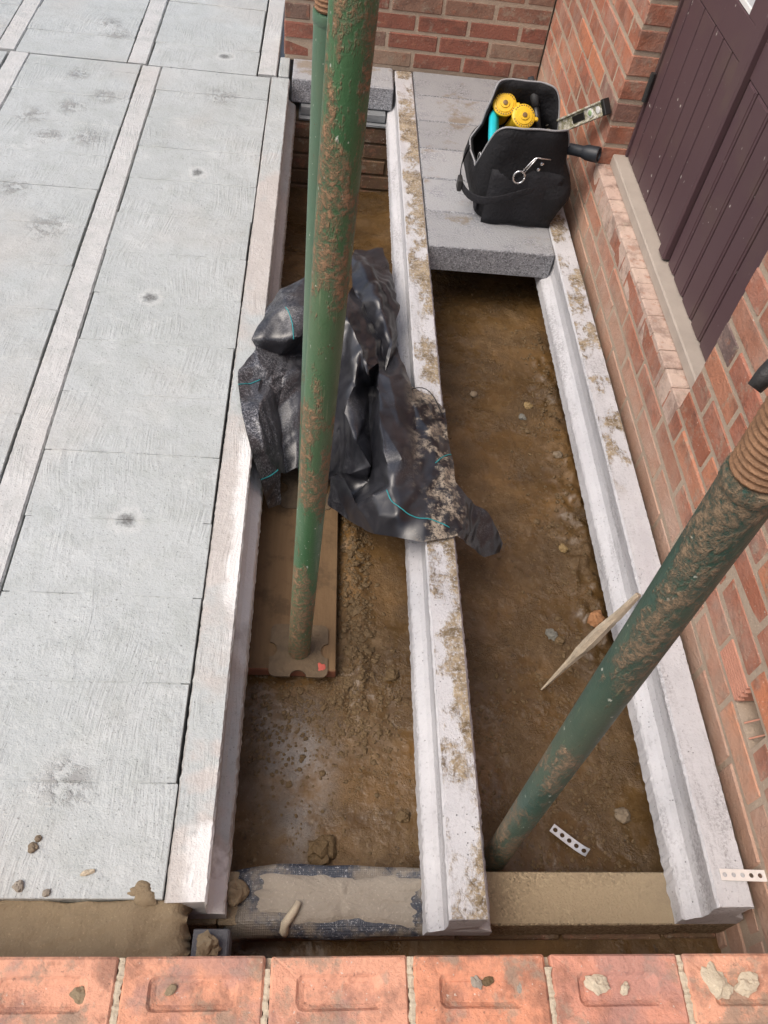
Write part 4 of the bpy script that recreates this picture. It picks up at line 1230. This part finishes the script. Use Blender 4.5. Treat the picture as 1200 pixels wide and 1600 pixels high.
    bm = bmesh.new(); box_bm(bm, -.153, -.147, -.155, -.062, .02, .115, .004); obj('side_pocket', bm, M['fabric_grey'], root)
bag()
def reel(x, y, z, tilt, label):
    root = empty('yellow_reel', (x, y, z)); root.rotation_euler = tilt
    tag(root, label, 'reel')
    lathe('case', [(.030, -.16), (.034, -.03), (.041, -.012), (.043, -.006), (.043, .002), (.040, .005), (.032, .006), (.030, .009), (.018, .010), (.016, .014), (.010, .0145)], M['yellow'], root, 28)
    lathe('hub', [(.0085, .012), (.0085, .018), (.004, .019)], M['yellow_dark'], root, 12)
    lt = bmesh.new()
    for k in range(26):
        if k % 13 in (0, 1, 12): continue
        a = 2 * math.pi * k / 26
        mt = Matrix.Rotation(a, 4, 'Z') @ Matrix.Translation((.0365, 0, .0062)) @ Matrix.Diagonal((.004, .0042, .0012, 1))
        bmesh.ops.create_cube(lt, size=1, matrix=mt)
    obj('lettering', lt, M['yellow_dark'], root)['kind'] = 'stuff'
    bm = bmesh.new(); box_bm(bm, .040, .056, -.007, .007, -.012, .003, .003); obj('tab', bm, M['yellow'], root)
reel(.652, 2.955, .285, (R(42), R(-4), R(0)), 'yellow round reel at the back left inside the tool bag')
reel(.718, 2.905, .272, (R(42), R(6), R(0)), 'yellow round reel nearer the middle of the tool bag')
def bladed(name, pts, ws, th, mat, label, cat, nrm=(1, 0, 0)):
    V = []; nv = Vector(nrm)
    P = [Vector(p) for p in pts]
    for i, p in enumerate(P):
        t = (P[min(i + 1, len(P) - 1)] - P[max(0, i - 1)]).normalized(); s = t.cross(nv).normalized(); w = ws[i]
        for a, b in ((-1, -1), (1, -1), (1, 1), (-1, 1)): V.append(p + s * w * a + nv * th * b)
    F = [(i * 4 + k, i * 4 + (k + 1) % 4, i * 4 + 4 + (k + 1) % 4, i * 4 + 4 + k) for i in range(len(P) - 1) for k in range(4)]
    F += [(3, 2, 1, 0), tuple((len(P) - 1) * 4 + k for k in range(4))]
    bm = bmesh.new(); vs = [bm.verts.new(v) for v in V]
    for f in F: bm.faces.new([vs[k] for k in f])
    bmesh.ops.recalc_face_normals(bm, faces=bm.faces)
    bmesh.ops.bevel(bm, geom=list(bm.edges), offset=.002, segments=2, affect='EDGES')
    return tag(obj(name, bm, mat, smooth=True), label, cat)
bladed('turquoise_tool', [(.622, 2.975, .245), (.620, 2.945, .246), (.615, 2.87, .225), (.612, 2.80, .200), (.611, 2.735, .175), (.612, 2.70, .14)], [.010, .016, .018, .018, .013, .003], .011, M['cyan'], 'turquoise tapered tool handle at the left side of the tool bag', 'tool', (0.55, 0, .83))
hm = empty('hammer', (.76, 3.0, .03)); tag(hm, 'dark gripped hammer handle leaning in the back of the tool bag', 'hammer')
tube('handle', [(0.035, -.09, .17), (.02, -.06, .215), (.008, -.03, .255)], [.012, .013, .012], M['metal_dark'], hm, 10)
tube('grip', [(.010, -.034, .250), (.002, -.014, .275), (-.012, .015, .305), (-.02, .03, .325)], [.014, .017, .015, .011], M['grip'], hm, 12)
for i, (x, y, z, s) in enumerate(((.645, 2.885, .215, .012), (.632, 2.79, .18, .012), (.66, 2.86, .19, .015))):
    bm = bmesh.new(); box_bm(bm, -s, s, -s * .6, s * .6, -s, s, .003)
    o = obj('yellow_clamp', bm, M['yellow'], None, (x, y, z), (.4 * i, .6, .8 * i))
    tag(o, ['small yellow clamp just below the two reels in the bag', 'small yellow clamp nearest the front rim of the bag', 'yellow clamp jaw deep in the bag under the right reel'][i], 'clamp')
for i, (x, y, z, lx, rz, l) in enumerate(((.70, 2.80, .12, .10, .6, 'dark steel tool lying deep in the front of the tool bag'), (.77, 2.86, .13, .09, -.5, 'dark tool lying on the right floor of the tool bag'), (.68, 2.93, .10, .11, 1.4, 'dark tool lying under the yellow reels in the bag'))):
    bm = bmesh.new(); box_bm(bm, -lx, lx, -.02, .02, -.10, .02, .01)
    tag(obj('hand_tool', bm, M['grip'], None, (x, y, z), (.1, .2, rz)), l, 'tool')
# spirit level leaning out of the bag onto the wall
lv = empty('spirit_level', (.855, 2.955, .215)); tag(lv, 'mortar-splashed spirit level sticking out of the bag towards the wall', 'spirit level')
a_, b_ = Vector((.855, 2.955, .215)), Vector((.937, 2.71, .425))
dl = (b_ - a_); Ln = dl.length + .0; dl.normalize()
xa = dl; za = Vector((-.55, -.35, .0)); za = (za - xa * za.dot(xa)).normalized(); ya = za.cross(xa)
lv.matrix_basis = Matrix((xa, ya, za)).transposed().to_4x4(); lv.location = a_
bm = bmesh.new()
box_bm(bm, -.10, Ln, -.024, -.018, -.011, .011, .001); box_bm(bm, -.10, Ln, .018, .024, -.011, .011, .001); box_bm(bm, -.10, Ln, -.0185, .0185, -.004, .004)
obj('body', bm, M['level'], lv)
bm = bmesh.new(); box_bm(bm, Ln - .012, Ln + .006, -.0255, .0255, -.0125, .0125, .002); obj('end_cap', bm, M['metal_dark'], lv)
lathe('vial', [(.015, -.006), (.015, .006), (.011, .0062)], M['bead'], lv, 20, (Ln - .085, 0, .002)).name = 'vial_housing'
lathe('vial', [(.0095, 0), (.0095, .007), (.006, .008)], M['vial'], lv, 16, (Ln - .085, 0, .003))
lathe('vial_housing', [(.011, -.006), (.011, .006), (.008, .0062)], M['bead'], lv, 20, (Ln - .040, 0, .002))
bm = bmesh.new(); box_bm(bm, Ln - .20, Ln - .125, -.012, .012, .0035, .0065, .002); obj('hand_slot', bm, M['metal_dark'], lv)
# torch
tr = empty('torch', (.845, 2.73, .262)); tag(tr, 'blue-black torch poking out of the right side of the bag', 'torch')
dv = (Vector((.948, 2.662, .283)) - Vector((.845, 2.73, .262)))
tr.rotation_mode = 'QUATERNION'; tr.rotation_quaternion = Vector((0, 0, 1)).rotation_difference(dv.normalized())
Lt_ = dv.length
lathe('barrel', [(.019, -.08), (.019, Lt_ * .5), (.021, Lt_ * .56)], M['torch'], tr, 20)
lathe('head', [(.021, Lt_ * .55), (.0255, Lt_ * .66), (.0265, Lt_ * .97), (.025, Lt_), (.022, Lt_), (.020, Lt_ - .006)], M['torch'], tr, 20)

# ------------------------------------------------------------------ perforated strips, splinter, stones
def strip_mesh(name, cells, w=.020, pitch=.020, hr=.0052, t=.0016, bend=0.0):
    bm = bmesh.new(); n = 12
    for c in range(cells):
        x0 = c * pitch; ct = (x0 + pitch / 2, 0)
        inner = []; outer = []
        for k in range(n):
            a = 2 * math.pi * (k + .5) / n; ca, sa = math.cos(a), math.sin(a)
            inner.append((ct[0] + hr * ca, ct[1] + hr * sa))
            s = min(pitch / 2 / max(abs(ca), 1e-6), w / 2 / max(abs(sa), 1e-6)); outer.append((ct[0] + ca * s, ct[1] + sa * s))
        vi = [bm.verts.new((*p, 0)) for p in inner]; vo = [bm.verts.new((*p, 0)) for p in outer]
        for k in range(n): bm.faces.new((vi[k], vo[k], vo[(k + 1) % n], vi[(k + 1) % n]))
        for q in ((-1, -1), (-1, 1), (1, -1), (1, 1)):
            cv = bm.verts.new((ct[0] + q[0] * pitch / 2, q[1] * w / 2, 0))
            near = sorted(vo, key=lambda v: (v.co - cv.co).length)[:2]
            try: bm.faces.new((cv, *near))
            except Exception: pass
    bmesh.ops.remove_doubles(bm, verts=bm.verts, dist=1e-5)
    bmesh.ops.recalc_face_normals(bm, faces=bm.faces)
    g = bmesh.ops.extrude_face_region(bm, geom=list(bm.faces))
    for v in g['geom']:
        if isinstance(v, bmesh.types.BMVert): v.co.z += t
    for v in bm.verts: v.co.z += bend * (v.co.x / (cells * pitch)) ** 6 * .012
    bmesh.ops.recalc_face_normals(bm, faces=bm.faces)
    return bm
p0, p1 = Vector((.618, .581, 0)), Vector((.689, .519, 0))
gz = float(ground_z(np.array([.655]), np.array([.55]))[0])
o = obj('perforated_strip', strip_mesh('perforated_strip', 5, .021, .019, .0055, bend=1), M['galv'], None, (p0.x, p0.y, gz + .013), (R(4), R(-5), math.atan2(p1.y - p0.y, p1.x - p0.x)))
tag(o, 'short galvanised perforated strip lying in the mud by the leaning prop', 'metal strip')
o = obj('perforated_strip', strip_mesh('perforated_strip', 6, .022, .0185, .0048), M['strap_white'], None, (.868, .4135, .003), (0, 0, R(-1.5)))
tag(o, 'dusty white perforated strap across the beam end to the brick wall', 'metal strip')
def splinter():
    a, b = Vector((.644, .934, -.262)), Vector((.835, 1.062, .018))
    d = b - a; V = []; n = 8; k = 14
    _, u, w = frame_of(d)
    prof = [.004, .008, .012, .015, .019, .023, .028, .033, .035, .032, .028, .025, .022, .019, .015]
    for i in range(k + 1):
        t = i / k; c = a + d * t
        for j in range(n):
            an = 2 * math.pi * j / n
            r = prof[i] * (1 + .22 * float(vnoise(np.array([i * .8, j * 1.3, 1.0]), 2)))
            V.append(c + u * r * math.cos(an) * .45 + w * r * math.sin(an))
    F = [(i * n + j, i * n + (j + 1) % n, (i + 1) * n + (j + 1) % n, (i + 1) * n + j) for i in range(k) for j in range(n)]
    F += [tuple(range(n))[::-1], tuple(k * n + j for j in range(n))]
    tag(obj('timber_splinter', pyd('timber_splinter', V, F), M['stick'], smooth=False), 'pale pointed timber splinter leaning on the beam behind the right prop', 'timber')
splinter()
STN = [(.700, 1.105, .017, 'stone_grey', 'greenish grey stone in the mud left of the pale splinter'), (.822, 1.14, .022, 'stone_orange', 'orange brick scrap against the right beam by the splinter'),
       (.777, 1.395, .013, 'stone_yellow', 'yellow pebble in the right trench below mid height'), (.075, .526, .034, 'clod', 'largest cracked mud clod at the near end of the left trench'),
       (.562, 2.026, .012, 'stone', 'pale stone in the right trench beside the middle beam'), (.267, .606, .014, 'clod', 'mud clod close to the middle beam in the near left trench'),
       (.252, .965, .017, 'clod', 'round mud clod near the middle beam beside the board end'), (.748, 1.986, .013, 'stone_yellow', 'yellow stone below the loose blocks in the right trench'),
       (.815, 1.76, .015, 'stone', 'brown stone beside the right beam at mid length'), (.80, .612, .018, 'stone', 'tan stone in the near right trench by the right beam'), (.285, 1.565, .015, 'clod', 'mud clod at the middle beam foot below the plastic sheet'),
       (.72, 1.93, .013, 'stone_grey', 'dark stone in the upper right trench'), (.145, 1.02, .019, 'clod', 'mud clod touching the right edge of the board near its end'), (.15, 1.15, .017, 'clod', 'mud clod beside the board level with the prop foot'),
       (.72, 1.09, .014, 'clod', 'small clod just right of the greenish grey stone')]
for i, (x, y, r, mt, l) in enumerate(STN):
    z = float(ground_z(np.array([x]), np.array([y]))[0])
    rock(x, y, z + r * .28, r, M[mt], l, 80 + i, .65, rough=.35, name='stone' if mt != 'clod' else 'mud_clod', cat='stone' if mt != 'clod' else 'clod')
# gravel and crumbs nobody could count
def gravel():
    rng = np.random.RandomState(4)
    protos = []
    for s in range(6):
        bm = bmesh.new(); bmesh.ops.create_icosphere(bm, subdivisions=1, radius=1)
        for v in bm.verts: v.co *= rng.uniform(.7, 1.2)
        protos.append((np.array([v.co[:] for v in bm.verts]), np.array([[v.index for v in f.verts] for f in bm.faces]))); bm.free()
    Vs, Fs = [], []; k = 0
    def add(x, y, r):
        nonlocal k
        z = float(ground_z(np.array([x]), np.array([y]))[0])
        P, F = protos[rng.randint(6)]
        a = rng.uniform(0, 6.28); c, s = math.cos(a), math.sin(a)
        Q = P * np.array([r, r * rng.uniform(.6, 1), r * .6])
        Q = np.stack([Q[:, 0] * c - Q[:, 1] * s + x, Q[:, 0] * s + Q[:, 1] * c + y, Q[:, 2] + z + r * .1], -1)
        Vs.append(Q); Fs.append(F + k); k += len(P)
    for _ in range(1500):
        add(rng.uniform(-.12, .29) if rng.rand() < .5 else rng.uniform(.41, .83), .47 + rng.rand() ** 1.3 * 2.6, abs(rng.randn()) * .0022 + .0013)
    for _ in range(700): add(rng.uniform(.42, .82), rng.uniform(.47, 1.0), abs(rng.randn()) * .0028 + .0013)
    for _ in range(1300): add(rng.normal(.155, .03), rng.uniform(.8, 1.8), abs(rng.randn()) * .004 + .0015)
    for _ in range(420): add(min(.835, rng.normal(.80, .04)), rng.uniform(.95, 2.4), abs(rng.randn()) * .0038 + .0015)
    for _ in range(900): add(rng.uniform(-.10, .27), rng.normal(.86, .10), abs(rng.randn()) * .0033 + .0015)
    V = np.concatenate(Vs); F = np.concatenate(Fs)
    o = obj('gravel', pyd('gravel', V, F), M['clod']); tag(o, 'loose gravel and mud crumbs on the trench floor', 'gravel', kind='stuff')
gravel()

pts = [(.285 + .10 * t, 1.735 - .10 * t, .012 + .055 * math.sin(math.pi * t)) for t in np.linspace(0, 1, 12)]
tag(tube('wire_loop', pts, .0016, M['handle_black'], None, 6), 'thin black wire loop arching over the middle beam above the sheet', 'wire')
